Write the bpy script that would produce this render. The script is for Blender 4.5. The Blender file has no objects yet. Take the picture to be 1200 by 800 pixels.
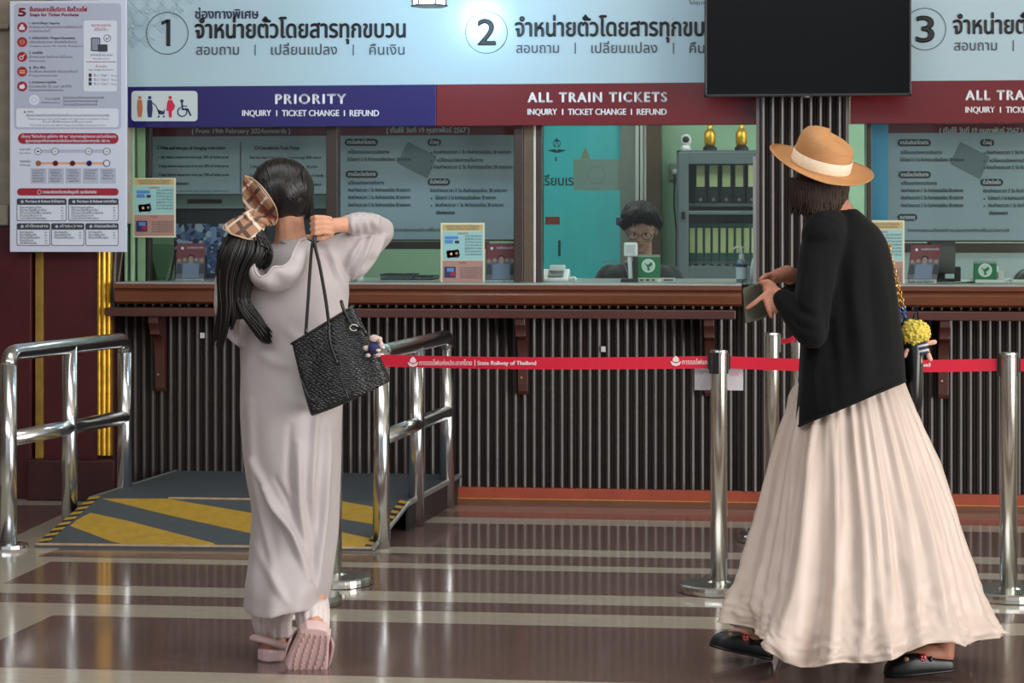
import bpy, bmesh, math, random
import numpy as np
from mathutils import Vector, Matrix, noise
from mathutils.geometry import interpolate_bezier
random.seed(7)
PI = math.pi
SC = bpy.context.scene
COL = SC.collection

# ---------------------------------------------------------------- camera
YAW = math.radians(7.0); FPX = 2650.0; CZ = 1.45; HOR = 260.0
cam_d = bpy.data.cameras.new('camera'); cam = bpy.data.objects.new('camera', cam_d); COL.objects.link(cam)
cam.location = (0, 0, CZ); cam.rotation_euler = (PI/2, 0, YAW)
cam_d.sensor_width = 36.0; cam_d.lens = FPX/1200*36.0; cam_d.shift_y = (HOR-400)/1200.0
cam_d.clip_end = 200
SC.camera = cam
# ---------------------------------------------------------------- world: bright overcast daylight outside the hall
W = bpy.data.worlds.new('daylight'); SC.world = W; W.use_nodes = True
bg = W.node_tree.nodes['Background']; bg.inputs[0].default_value = (0.86, 0.93, 1.0, 1); bg.inputs[1].default_value = 0.60
# ---------------------------------------------------------------- lights: the open sides of the hall, an added front fill, lamps of the office
def area(name, loc, target, sx, sy, power, col):
    l = bpy.data.lights.new(name, 'AREA'); l.shape = 'RECTANGLE'; l.size = sx; l.size_y = sy; l.energy = power; l.color = col
    o = bpy.data.objects.new(name, l); COL.objects.link(o); o.location = loc
    o.rotation_euler = (Vector(target)-Vector(loc)).to_track_quat('-Z', 'Y').to_euler(); return o
area('daylight_opening_right', (9.8, 2.6, 2.3), (0, 9.5, 0.9), 8.5, 4.4, 1050, (1.0, 0.97, 0.93))
area('added_front_softlight', (-1.0, 0.5, 5.7), (-0.5, 11.0, 1.0), 11.0, 2.6, 430, (0.93, 0.97, 1.0))  # soft frontal fill added above the camera; the roof has no opening here
area('hall_ceiling_lamp', (-1.0, 7.0, 5.3), (-1.0, 8.0, 0), 5.0, 2.0, 90, (0.95, 0.98, 1.0))
area('office_lamp_left', (-1.6, 12.9, 2.75), (-1.6, 12.9, 0), 2.4, 0.6, 34, (0.92, 1.0, 0.95))
area('office_lamp_right', (1.4, 12.9, 2.75), (1.4, 12.9, 0), 2.4, 0.6, 50, (0.92, 1.0, 0.95))
_s = bpy.data.lights.new('sun', 'SUN'); _s.energy = 4.0; _s.angle = 0.02; _s.color = (1.0, 0.95, 0.86)
_so = bpy.data.objects.new('sun', _s); COL.objects.link(_so); _so.location = (20, 0, 12); _so.rotation_euler = Vector((-0.85, 0.10, -0.42)).to_track_quat('-Z', 'Y').to_euler()
SC.view_settings.view_transform = 'Standard'; SC.view_settings.look = 'None'
SC.view_settings.exposure = 0.0; SC.view_settings.gamma = 1.0; SC.view_settings.use_curve_mapping = False

# ---------------------------------------------------------------- projection helpers (pixel + plane -> world point)
FW = Vector((-math.sin(YAW), math.cos(YAW), 0)); RT = Vector((math.cos(YAW), math.sin(YAW), 0)); UP = Vector((0, 0, 1))
CAM = Vector((0, 0, CZ))
def ray(px, py): return FW + RT*((px-600)/FPX) + UP*((HOR-py)/FPX)
def at(px, py, d): return CAM + ray(px, py)*d
def onY(px, py, Y): r = ray(px, py); return CAM + r*(Y/r.y)
def flo(px, py, z=0.0): r = ray(px, py); return CAM + r*((z-CZ)/r.z)
def onP(px, py, P, n): r = ray(px, py); return CAM + r*((P-CAM).dot(n)/r.dot(n))
Y0 = flo(620, 590).y
def X(px, Y=None, py=HOR): return onY(px, py, Y0 if Y is None else Y).x
def Z(py, Y=None, px=600): return onY(px, py, Y0 if Y is None else Y).z

# ---------------------------------------------------------------- materials
def lin(c):
    return tuple(((v/255)/12.92 if v/255 <= 0.04045 else ((v/255+0.055)/1.055)**2.4) for v in c)
MATS = {}
def mat(name, col, rough=0.5, metal=0.0, spec=0.5, var=0.0, vscale=8.0, stretch=(1, 1, 1), bump=0.0, bscale=60.0, emit=0.0, coat=0.0, col2=None, sheen=0.0, trans=0.0, alpha=1.0, detail=4.0, bdist=0.002):
    if name in MATS: return MATS[name]
    m = bpy.data.materials.new(name); m.use_nodes = True; nt = m.node_tree; N = nt.nodes; L = nt.links
    b = N['Principled BSDF']; c = lin(col)
    b.inputs['Base Color'].default_value = (*c, 1); b.inputs['Roughness'].default_value = rough; b.inputs['Metallic'].default_value = metal
    b.inputs['Specular IOR Level'].default_value = spec; b.inputs['Coat Weight'].default_value = coat; b.inputs['Coat Roughness'].default_value = 0.08
    b.inputs['Sheen Weight'].default_value = sheen; b.inputs['Transmission Weight'].default_value = trans; b.inputs['Alpha'].default_value = alpha
    if emit: b.inputs['Emission Color'].default_value = (*c, 1); b.inputs['Emission Strength'].default_value = emit
    if var or bump:
        tc = N.new('ShaderNodeTexCoord'); mp = N.new('ShaderNodeMapping'); mp.inputs['Scale'].default_value = stretch
        L.new(tc.outputs['Object'], mp.inputs['Vector'])
    if var:
        n = N.new('ShaderNodeTexNoise'); n.inputs['Scale'].default_value = vscale; n.inputs['Detail'].default_value = detail; n.inputs['Roughness'].default_value = 0.62
        L.new(mp.outputs[0], n.inputs['Vector'])
        r = N.new('ShaderNodeValToRGB'); r.color_ramp.elements[0].position = 0.3; r.color_ramp.elements[1].position = 0.7
        c2 = lin(col2) if col2 else tuple(min(1, v*(1+var)) for v in c)
        r.color_ramp.elements[0].color = (*(tuple(v*(1-var) for v in c) if not col2 else c), 1); r.color_ramp.elements[1].color = (*c2, 1)
        L.new(n.outputs['Fac'], r.inputs['Fac']); L.new(r.outputs['Color'], b.inputs['Base Color'])
    if bump:
        n2 = N.new('ShaderNodeTexNoise'); n2.inputs['Scale'].default_value = bscale; n2.inputs['Detail'].default_value = 3
        L.new(mp.outputs[0], n2.inputs['Vector'])
        bp = N.new('ShaderNodeBump'); bp.inputs['Strength'].default_value = bump; bp.inputs['Distance'].default_value = bdist
        L.new(n2.outputs['Fac'], bp.inputs['Height']); L.new(bp.outputs[0], b.inputs['Normal'])
    MATS[name] = m; return m
def glass_mat(name, tint=(0.9, 0.95, 0.93), refl=0.5):
    if name in MATS: return MATS[name]
    m = bpy.data.materials.new(name); m.use_nodes = True; nt = m.node_tree; N = nt.nodes; L = nt.links
    N.remove(N['Principled BSDF']); out = N['Material Output']
    t = N.new('ShaderNodeBsdfTransparent'); t.inputs[0].default_value = (*tint, 1)
    g = N.new('ShaderNodeBsdfGlossy'); g.inputs['Roughness'].default_value = 0.02
    f = N.new('ShaderNodeFresnel'); f.inputs['IOR'].default_value = 1.45
    mu = N.new('ShaderNodeMath'); mu.operation = 'MULTIPLY'; mu.inputs[1].default_value = refl
    mx = N.new('ShaderNodeMixShader'); L.new(f.outputs[0], mu.inputs[0]); L.new(mu.outputs[0], mx.inputs[0])
    L.new(t.outputs[0], mx.inputs[1]); L.new(g.outputs[0], mx.inputs[2]); L.new(mx.outputs[0], out.inputs[0])
    MATS[name] = m; return m

# ---------------------------------------------------------------- mesh builder
class MB:
    def __init__(s): s.v = []; s.f = []
    def add(s, vs, fs):
        o = len(s.v); s.v += [tuple(p) for p in vs]; s.f += [tuple(i+o for i in f) for f in fs]; return s
    def box(s, x0, x1, y0, y1, z0, z1):
        x0, x1 = min(x0, x1), max(x0, x1); y0, y1 = min(y0, y1), max(y0, y1); z0, z1 = min(z0, z1), max(z0, z1)
        return s.add([(x0,y0,z0),(x1,y0,z0),(x1,y1,z0),(x0,y1,z0),(x0,y0,z1),(x1,y0,z1),(x1,y1,z1),(x0,y1,z1)],
                     [(0,3,2,1),(4,5,6,7),(0,1,5,4),(1,2,6,5),(2,3,7,6),(3,0,4,7)])
    def obox(s, c, ax, ay, az, hx, hy, hz):   # oriented box
        c = Vector(c); P = []
        for k in (-1, 1):
            for i, j in ((-1,-1),(1,-1),(1,1),(-1,1)): P.append(c+ax*(hx*i)+ay*(hy*j)+az*(hz*k))
        return s.add(P, [(0,3,2,1),(4,5,6,7),(0,1,5,4),(1,2,6,5),(2,3,7,6),(3,0,4,7)])
    def tube(s, pts, rad, n=10, cap=True, flat=None, round_ends=False):
        pts = [Vector(p) for p in pts]; m = len(pts)
        if not hasattr(rad, '__len__'): rad = [rad]*m
        rad = list(rad)
        if round_ends:
            def ext(P, D, r): return [(P+D*(r*math.sin(a)), r*math.cos(a)) for a in (0.5, 1.0, 1.4)]
            d0 = (pts[0]-pts[1]).normalized(); d1 = (pts[-1]-pts[-2]).normalized()
            e0 = ext(pts[0], d0, rad[0])[::-1]; e1 = ext(pts[-1], d1, rad[-1])
            pts = [p for p, _ in e0]+pts+[p for p, _ in e1]; rad = [r for _, r in e0]+rad+[r for _, r in e1]; m = len(pts)
        T = []
        for i in range(m):
            a = pts[max(i-1, 0)]; b = pts[min(i+1, m-1)]; t = (b-a)
            T.append(t.normalized() if t.length > 1e-9 else Vector((0, 0, 1)))
        ref = Vector((0, 0, 1)) if abs(T[0].z) < 0.9 else Vector((0, 1, 0))
        u = T[0].cross(ref).normalized(); vs = []; 
        for i in range(m):
            u = (u - T[i]*u.dot(T[i])).normalized(); w = T[i].cross(u)
            for k in range(n):
                a = 2*PI*k/n; vs.append(pts[i]+(u*math.cos(a)+w*math.sin(a))*rad[i])
        fs = [(i*n+k, i*n+(k+1) % n, (i+1)*n+(k+1) % n, (i+1)*n+k) for i in range(m-1) for k in range(n)]
        if cap: fs += [tuple(range(n))[::-1], tuple((m-1)*n+k for k in range(n))]
        return s.add(vs, fs)
    def rings(s, R, closed=True, cap=True):    # R: list of rings of points
        n = len(R[0]); m = len(R); vs = [p for r in R for p in r]
        K = n if closed else n-1
        fs = [(i*n+k, i*n+(k+1) % n, (i+1)*n+(k+1) % n, (i+1)*n+k) for i in range(m-1) for k in range(K)]
        if cap and closed: fs += [tuple(range(n))[::-1], tuple((m-1)*n+k for k in range(n))]
        return s.add(vs, fs)
    def lathe(s, prof, c, n=24, ax=None):      # prof: (r, z); ax: (u, v, w) axes
        c = Vector(c); U, V, Wd = ax if ax else (Vector((1,0,0)), Vector((0,1,0)), Vector((0,0,1)))
        return s.rings([[c+(U*math.cos(2*PI*k/n)+V*math.sin(2*PI*k/n))*max(r, 1e-4)+Wd*z for k in range(n)] for r, z in prof])
    def ell(s, c, r, n=16, m=10, ax=None):
        U, V, Wd = ax if ax else (Vector((1,0,0)), Vector((0,1,0)), Vector((0,0,1))); c = Vector(c)
        R = []
        for i in range(1, m):
            t = PI*i/m-PI/2; R.append([c+U*(r[0]*math.cos(t)*math.cos(2*PI*k/n))+V*(r[1]*math.cos(t)*math.sin(2*PI*k/n))+Wd*(r[2]*math.sin(t)) for k in range(n)])
        return s.rings(R)
    def prism(s, poly, d):                     # poly: 3D points, d: extrusion vector
        n = len(poly); d = Vector(d); P = [Vector(p) for p in poly]
        return s.add(P+[p+d for p in P], [tuple(range(n)), tuple(range(n, 2*n))[::-1]]+[(k, n+k, n+(k+1) % n, (k+1) % n) for k in range(n)])
    def build(s, name, material, parent=None, smooth=False, local=False, bevel=0.0, kind=None, recalc=True, sub=0, label=None, solid=0.0):
        off = Vector((0, 0, 0)) if (local or parent is None) else wloc(parent)
        me = bpy.data.meshes.new(name); me.from_pydata([(p[0]-off.x, p[1]-off.y, p[2]-off.z) for p in s.v], [], s.f)
        if recalc:
            bm = bmesh.new(); bm.from_mesh(me); bmesh.ops.recalc_face_normals(bm, faces=bm.faces); bm.to_mesh(me); bm.free()
        me.materials.append(material)
        if smooth: me.polygons.foreach_set('use_smooth', [True]*len(me.polygons))
        o = bpy.data.objects.new(name, me); COL.objects.link(o)
        if parent is not None: o.parent = parent
        if bevel:
            md = o.modifiers.new('bevel', 'BEVEL'); md.width = bevel; md.segments = 2; md.limit_method = 'ANGLE'; md.angle_limit = 0.6
        if solid:
            md = o.modifiers.new('solid', 'SOLIDIFY'); md.thickness = solid; md.offset = 0
        if sub: md = o.modifiers.new('sub', 'SUBSURF'); md.levels = sub; md.render_levels = sub
        if kind: o['kind'] = kind
        if label: o['label'] = label
        return o
def wloc(o):
    v = Vector((0, 0, 0))
    while o is not None: v = v+Vector(o.location); o = o.parent
    return v
def tag(o, label, cat, group=None, kind=None):
    if label: o['label'] = label
    if cat: o['category'] = cat
    if group: o['group'] = group
    if kind: o['kind'] = kind
    return o
def thing(name, label, cat, loc, group=None, rotz=0.0):
    o = bpy.data.objects.new(name, None); COL.objects.link(o); o.empty_display_size = 0.05
    o.location = loc; o.rotation_euler = (0, 0, rotz); return tag(o, label, cat, group)
def structure(name, loc=(0, 0, 0)):
    o = bpy.data.objects.new(name, None); COL.objects.link(o); o.location = loc; o['kind'] = 'structure'; return o
def box(x0, x1, y0, y1, z0, z1): return MB().box(x0, x1, y0, y1, z0, z1)
def copies(o, spots, parent):                  # copies of one part sharing mesh data
    for p in spots:
        c = o.copy(); COL.objects.link(c); c.parent = parent; c.location = p
def dup(root, loc, label=None):
    r = root.copy(); COL.objects.link(r); r.location = loc
    if label: r['label'] = label
    for ch in list(root.children):
        c = ch.copy(); COL.objects.link(c); c.parent = r
        for g in list(ch.children): d = g.copy(); COL.objects.link(d); d.parent = c
    return r

# ---------------------------------------------------------------- flat print on real surfaces
_GL = {}
def outlines(s, spacing=1.0):
    key = (s, spacing)
    if key in _GL: return _GL[key]
    c = bpy.data.curves.new('t', 'FONT'); c.body = s; c.size = 1.0; c.space_character = spacing; c.resolution_u = 3
    ob = bpy.data.objects.new('t', c); COL.objects.link(ob); dg = bpy.context.evaluated_depsgraph_get(); dg.update()
    cu = ob.to_curve(dg); polys = []
    for sp in cu.splines:
        P = []; bp = sp.bezier_points
        if len(bp):
            for i in range(len(bp)):
                a = bp[i]; b = bp[(i+1) % len(bp)]
                P += [(q.x, q.y) for q in interpolate_bezier(a.co, a.handle_right, b.handle_left, b.co, 5)[:-1]]
        else: P = [(q.co.x, q.co.y) for q in sp.points]
        if len(P) > 2: polys.append(P)
    ob.to_curve_clear(); bpy.data.objects.remove(ob); bpy.data.curves.remove(c)
    _GL[key] = polys; return polys
def fill(polys, rows):                         # non-zero winding scanline fill -> quads (x0, x1, y0, y1)
    seg = []
    for P in polys:
        for i in range(len(P)): seg.append((*P[i], *P[(i+1) % len(P)]))
    seg = np.array(seg); lo, hi = min(seg[:, 1].min(), seg[:, 3].min()), max(seg[:, 1].max(), seg[:, 3].max())
    n = max(3, int((hi-lo)*rows)); h = (hi-lo)/n; out = []
    for i in range(n):
        y = lo+(i+0.5)*h+1e-6; a = seg[:, 1]; b = seg[:, 3]; up = (a <= y) & (b > y); dn = (b <= y) & (a > y); w = up | dn
        if not w.any(): continue
        q = seg[w]; x = q[:, 0]+(y-q[:, 1])*(q[:, 2]-q[:, 0])/(q[:, 3]-q[:, 1]); sg = np.where(up[w], 1, -1)
        o = np.argsort(x); x = x[o]; sg = sg[o]; c = 0
        for k in range(len(x)):
            if c == 0: st = x[k]
            c += sg[k]
            if c == 0: out.append((st, x[k], lo+i*h, lo+(i+1)*h))
    return out
class Print:                                   # draws on a plane; (u, v) are picture coordinates of the photograph resolved onto the plane
    def __init__(s, P, n): s.P = Vector(P); s.n = Vector(n).normalized(); s.b = {}; s.names = {}
    def pt(s, u, v, layer): return onP(u, v, s.P+s.n*(0.0009*layer), s.n)
    def poly(s, pts, m, layer=1, name='printed_shape'):
        b = s.b.setdefault((name, m.name), MB()); b.add([s.pt(u, v, layer) for u, v in pts], [tuple(range(len(pts)))]); return s
    def rect(s, u0, v0, u1, v1, m, layer=1, name='printed_panel'): return s.poly([(u0, v0), (u1, v0), (u1, v1), (u0, v1)], m, layer, name)
    def rrect(s, u0, v0, u1, v1, r, m, layer=1, name='printed_panel'):
        P = []
        for cx, cy, a0 in ((u1-r, v0+r, -90), (u1-r, v1-r, 0), (u0+r, v1-r, 90), (u0+r, v0+r, 180)):
            for k in range(5): a = math.radians(a0+22.5*k); P.append((cx+r*math.cos(a), cy+r*math.sin(a)))
        return s.poly(P, m, layer, name)
    def disc(s, u, v, r, m, layer=1, name='printed_shape', n=20, ry=None):
        ry = ry or r; return s.poly([(u+r*math.cos(2*PI*k/n), v+ry*math.sin(2*PI*k/n)) for k in range(n)], m, layer, name)
    def ring(s, u, v, r, w, m, layer=1, name='printed_shape', n=48, a0=0, a1=2*PI):
        for k in range(n):
            a = a0+(a1-a0)*k/n; b = a0+(a1-a0)*(k+1)/n
            s.poly([(u+(r-w/2)*math.cos(a), v+(r-w/2)*math.sin(a)), (u+(r+w/2)*math.cos(a), v+(r+w/2)*math.sin(a)),
                    (u+(r+w/2)*math.cos(b), v+(r+w/2)*math.sin(b)), (u+(r-w/2)*math.cos(b), v+(r-w/2)*math.sin(b))], m, layer, name)
        return s
    def line(s, pts, w, m, layer=1, name='printed_shape'):
        for (a, b), (c, d) in zip(pts[:-1], pts[1:]):
            L = math.hypot(c-a, d-b) or 1; nx, ny = -(d-b)/L*w/2, (c-a)/L*w/2; ex, ey = (c-a)/L*w*.3, (d-b)/L*w*.3
            s.poly([(a+nx-ex, b+ny-ey), (c+nx+ex, d+ny+ey), (c-nx+ex, d-ny+ey), (a-nx-ex, b-ny-ey)], m, layer, name)
        return s
    def text(s, t, u0, u1, base, h, m, bold=0.0, layer=2, spacing=1.0, slope=0.0, name='lettering'):
        po = outlines(t, spacing)
        if not po: return s
        xs = [p[0] for P in po for p in P]; lo, hi = min(xs), max(xs); sy = h/0.5 if any(ord(c) > 3000 for c in t) else h/0.69
        sx = (u1-u0)/(hi-lo) if u1 is not None else sy*1.0
        key = (name, m.name); b = s.b.setdefault(key, MB()); rows = max(9, min(70, sy*2.6))
        M = lambda x, y: s.pt(u0+(x-lo)*sx, base-y*sy+slope*(x-lo)*sx, layer)
        vs = []; fs = []
        for x0, x1, y0, y1 in fill(po, rows):
            k = len(vs); vs += [M(x0-bold/sx, y0), M(x1+bold/sx, y0), M(x1+bold/sx, y1), M(x0-bold/sx, y1)]; fs.append((k, k+1, k+2, k+3))
        if bold:
            for P in po:                        # widen horizontal strokes too
                for i in range(len(P)):
                    a = P[i]; c = P[(i+1) % len(P)]
                    if abs(c[0]-a[0])*sx < 0.25: continue
                    if abs(c[1]-a[1])*sy > abs(c[0]-a[0])*sx*1.5: continue
                    k = len(vs); e = bold*0.8/sy; vs += [M(a[0], a[1]-e), M(c[0], c[1]-e), M(c[0], c[1]+e), M(a[0], a[1]+e)]; fs.append((k, k+1, k+2, k+3))
        b.add(vs, fs); return s
    def build(s, parent):
        for (name, mn), b in s.b.items():
            o = b.build(name, MATS[mn], parent, recalc=False)
            o['kind'] = 'stuff'
def front(Y): return Print((0, Y, 0), (0, -1, 0))
# ================================================================ SETTING
m_fl_light = mat('terrazzo_light', (190, 180, 164), 0.115, spec=0.5, var=0.10, vscale=30, stretch=(0.25, 2.2, 1), bump=0.04, bscale=14, coat=0.12)
m_fl_dark = mat('terrazzo_dark', (120, 98, 92), 0.115, spec=0.5, var=0.30, vscale=26, stretch=(0.35, 2.6, 1), bump=0.05, bscale=14, coat=0.12)
m_fl_pink = mat('terrazzo_pink', (150, 122, 112), 0.25, var=0.1, vscale=24, stretch=(0.3, 2, 1))
fl = box(-14, 16, -14, Y0+4.5, -0.1, 0.0).build('floor', m_fl_light); fl['kind'] = 'structure'
def fy(py): return flo(620, py).y
XR = 9.0
def panel(y0, y1, x0, m=None, x1=XR, dz=0.0012, pts=None):
    mb = MB(); 
    if pts: mb.prism([(p.x, p.y, 0.0) for p in pts], (0, 0, dz))
    else: mb.box(x0, x1, y0, y1, 0.0, dz)
    return mb.build('floor_panel', m or m_fl_dark, fl)
xr = flo(540, 600).x-0.3
panel(fy(594), Y0+0.05, -2.6); panel(fy(600.3), fy(594.0), -2.4, m_fl_pink, dz=0.0016)
panel(fy(607.3), fy(600.3), -2.4)
panel(fy(643.3), fy(614.6), flo(45, 642).x+0.1)
panel(fy(659.6), fy(651.9), 0, pts=[flo(44, 652), flo(75, 641), Vector((XR, fy(651.9), 0)), Vector((XR, fy(659.6), 0))])
panel(fy(695.9), fy(668.6), flo(12, 680).x); panel(fy(718.3), fy(707.4), -6.0)
a_, b_ = flo(62, 721), flo(0, 750)
yb = fy(797)
ext = b_+(b_-a_)*((b_.y-yb)/(a_.y-b_.y)) if b_.y > yb else b_
panel(0, 0, 0, pts=[ext, a_, Vector((XR, fy(729.5), 0)), Vector((XR, yb, 0)), Vector((ext.x+.01, yb, 0))])
yy = yb-0.3
for k in range(9):
    panel(yy-0.22, yy, -6.0); yy -= 0.4; panel(yy-1.1, yy, -4.2); yy -= 1.35
# dark plinth floor strip at far left beside the maroon pier
panel(0, 0, 0, pts=[flo(-160, 640), flo(22, 626), flo(78, 600), flo(110, 592), flo(-120, 592)])

m_ceil = mat('ceiling_plaster', (196, 192, 180), 0.9)
m_wall = mat('hall_plaster', (150, 142, 128), 0.85, var=0.1, vscale=2)
o = box(-14, 12.3, -2.4, Y0+4.5, 6.0, 6.2).build('ceiling', m_ceil); o['kind'] = 'structure'
# front wall above the signs, and the side walls with the open bays the daylight comes through
o = box(-14, 16, Y0+0.12, Y0+0.3, Z(-40), 6.0).build('wall_front', m_wall); o['kind'] = 'structure'
m_pierw = mat('dark_hall_wall', (92, 74, 66), 0.7)
wl = structure('wall_left')
box(-8.3, -8.0, -3.0, Y0+4.5, 0, 6.0).build('wall_panel', m_pierw, wl)
wr = structure('wall_right')
for u_, lab_ in ((133, 'grey conduit pipe beside the gilded column'), (138, 'thin black cable running down beside the conduit pipe')):
    o = MB().tube([(X(u_, Y0-.06), Y0-.06, Z(361, Y0-.06)), (X(u_+1, Y0-.06), Y0-.06, Z(330, Y0-.06)), (X(u_+(4 if u_ > 135 else 0), Y0-.06), Y0-.03, Z(290, Y0-.03)), (X(u_+(5 if u_ > 135 else 0), Y0-.06), Y0-.03, 1.9)], .009 if u_ < 135 else .005, 8).build('cable' if u_ > 135 else 'conduit_pipe', mat('conduit_grey', (92, 90, 90), .5), smooth=True); tag(o, lab_, 'cable')
box(12.0, 12.3, Y0-0.5, Y0+4.5, 0, 6.0).build('wall_panel', m_pierw, wr)
for yv in (-2.0, 2.3, 6.6): box(12.0, 12.5, yv, yv+0.5, 0, 6.0).build('pier', m_pierw, wr)
box(12.0, 12.3, -2.0, Y0-0.5, 4.4, 6.0).build('lintel', m_pierw, wr)
wb = structure('wall_back')
for xv in (-8, -3.2, 1.6, 6.4): box(xv, xv+0.9, -2.4, -2.0, 0, 6.0).build('pier', m_pierw, wb)
box(-8, 12, -2.4, -2.0, 4.4, 6.0).build('lintel', m_pierw, wb)

# ---- reeded dark timber cladding under the counters and round the pillar
m_rib = mat('reeded_timber', (56, 48, 46), 0.42, spec=0.6, var=0.25, vscale=5, stretch=(1, 1, 0.15), coat=0.15)
m_ribback = mat('reeded_timber_groove', (32, 28, 27), 0.6)
m_kerb = mat('kerb_paint', (158, 68, 44), 0.6, var=0.16, vscale=6, bump=0.2, bscale=30)
m_kerb2 = mat('kerb_edge_brown', (112, 66, 42), 0.6, var=0.15, vscale=6)
m_yel = mat('kerb_yellow_line', (190, 140, 60), 0.7, var=0.2, vscale=30)
z_clad0 = Z(571, Y0+0.02); z_clad1 = Z(333)
xL = X(131); xRR = X(1330)
wc = box(xL, xRR, Y0+0.05, Y0+0.14, 0.0, z_clad1).build('wall_counter_cladding', m_ribback); wc['kind'] = 'structure'
def rib_mesh(y, z0, z1, w=0.034, d=0.030):
    # a wide half-round reed with a small bead beside it
    P = [(-0.5*w, 0)]+[(-0.5*w*math.cos(t), -d*math.sin(t)) for t in (0.5, 1.0, PI/2, 2.14, 2.64)]+[(0.5*w, 0)]
    mb = MB(); mb.prism([(p[0], y+p[1], z0) for p in P], (0, 0, z1-z0))
    Q = [(0.5*w, 0), (0.5*w+0.002, -0.012), (0.5*w+0.006, -0.017), (0.5*w+0.010, -0.012), (0.5*w+0.012, 0)]
    mb.prism([(p[0], y+p[1], z0) for p in Q], (0, 0, z1-z0)); return mb
pitch = 10.95/FPX*flo(620, 590).dot(FW)
n = int((xRR-xL)/pitch)
rib = rib_mesh(Y0+0.05, z_clad0, z_clad1).build('rib', m_rib, wc); rib.location.x = xL+0.02
copies(rib, [(xL+0.02+pitch*k, 0, 0) for k in range(1, n)], wc)
kb = structure('baseboard_front')
xk0 = X(506)
MB().box(xk0, xRR, Y0+0.0, Y0+0.06, 0.022, z_clad0).build('kerb', m_kerb, kb, bevel=0.004)
MB().box(xk0, xRR, Y0-0.012, Y0+0.06, 0, 0.022).build('kerb_foot', m_kerb2, kb)
MB().box(xk0, xRR, Y0-0.004, Y0+0.02, 0.021, 0.026).build('painted_line', m_yel, kb)
kl = box(X(140), X(190), Y0-0.01, Y0+0.06, 0, z_clad0).build('baseboard_left', m_kerb); kl['kind'] = 'structure'

# ---- pillar: upper shaft between the windows, wider pedestal down to the floor
pil = structure('trim_1')
px0, px1 = X(889, Y0-0.1), X(992, Y0-0.1); zt = 3.2; zb_ = Z(335)
box(px0, px1, Y0-0.07, Y0+0.3, zb_, zt).build('pillar_core', m_ribback, pil)
r2 = rib_mesh(Y0-0.07, zb_, zt).build('rib', m_rib, pil); r2.location.x = px0+0.02
npil = int((px1-px0)/pitch); pp = (px1-px0-0.01)/npil
copies(r2, [(px0+0.02+pp*k, 0, 0) for k in range(1, npil)], pil)
m_steel_strip = mat('pillar_edge_strip', (120, 112, 108), 0.3, metal=0.7)
m_white_frame = mat('white_frame', (196, 200, 194), 0.4)
box(px0-0.012, px0+0.004, Y0-0.085, Y0+0.0, zb_, zt).build('edge_strip', m_steel_strip, pil)
box(px1-0.004, px1+0.012, Y0-0.085, Y0+0.0, zb_, zt).build('edge_strip', m_steel_strip, pil)
box(px0-0.03, px0-0.013, Y0+0.0, Y0+0.05, Z(331), Z(184)).build('window_bead', m_white_frame, pil)
qx0, qx1 = X(868, Y0-0.1), X(1018, Y0-0.1)
ped = structure('trim_2')
box(qx0, qx1, Y0+0.02, Y0+0.06, z_clad0, Z(337, Y0-0.1)).build('pedestal_core', m_ribback, ped)
r3 = rib_mesh(Y0+0.02, z_clad0, Z(338, Y0-0.1)).build('rib', m_rib, ped); r3.location.x = qx0+0.02
npd = int((qx1-qx0)/pitch); copies(r3, [(qx0+0.02+(qx1-qx0-0.01)/npd*k, 0, 0) for k in range(1, npd)], ped)

# ---- maroon pier at the left with gilded mouldings
m_mar = mat('maroon_lacquer', (72, 16, 22), 0.35, var=0.22, vscale=3, coat=0.2)
m_mar2 = mat('maroon_plinth', (58, 22, 24), 0.45, var=0.3, vscale=7)
m_gold = mat('gilded_moulding', (206, 160, 52), 0.35, metal=0.55, var=0.25, vscale=24, bump=0.3, bscale=40)
m_gold2 = mat('dull_gilding', (152, 122, 52), 0.5, metal=0.3, var=0.25, vscale=20)
m_stone = mat('pale_stone', (150, 142, 128), 0.8, var=0.16, vscale=9, bump=0.5, bscale=24)
YP = Y0-0.10
pr = structure('trim_3')
zP = Z(262, YP)
box(X(-400), X(38, YP), YP-0.02, Y0+0.3, 0, zP).build('maroon_panel', m_mar, pr, bevel=0.006)
box(X(38, YP), X(131, YP), YP+0.05, Y0+0.3, 0, 3.0).build('pier_core', m_mar2, pr)
box(X(50, YP), X(113, YP), YP+0.02, YP+0.06, 0, 3.0).build('maroon_panel', m_mar, pr, bevel=0.004)
box(X(41, YP), X(50, YP), YP+0.0, YP+0.06, 0, 3.0).build('gilded_strip', m_gold2, pr, bevel=0.004)
def fluted(x0, x1, y, z0, z1, name, m, par):
    mb = MB(); w = x1-x0
    for fx, r in ((0.14, 0.14), (0.48, 0.20), (0.84, 0.16)):
        mb.tube([(x0+w*fx, y, z0), (x0+w*fx, y, z1)], w*r, 10)
    mb.box(x0, x1, y, y+0.05, z0, z1); return mb.build(name, m, par, smooth=False, bevel=0)
fluted(X(112.5, YP), X(128.5, YP), YP+0.02, Z(540, YP), 3.0, 'gilded_column', m_gold, pr)
bk = box(X(34, YP-.05), X(137, YP-.05), YP-0.09, Y0+0.2, 0, Z(546, YP-0.09)).build('plinth_block', m_mar2, pr, bevel=0.008)
us = box(X(-400), X(150), YP+0.02, Y0+0.3, zP, 3.2).build('trim_4', m_stone); us['kind'] = 'structure'
box(X(-400), X(13, YP), YP-0.05, YP+0.05, zP-0.01, zP+0.10).build('stone_sill', m_stone, us, bevel=0.01)
box(X(-400), X(12, YP), YP-0.03, YP+0.05, Z(28, YP), Z(22, YP)).build('stone_string_course', m_stone, us, bevel=0.01)

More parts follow.
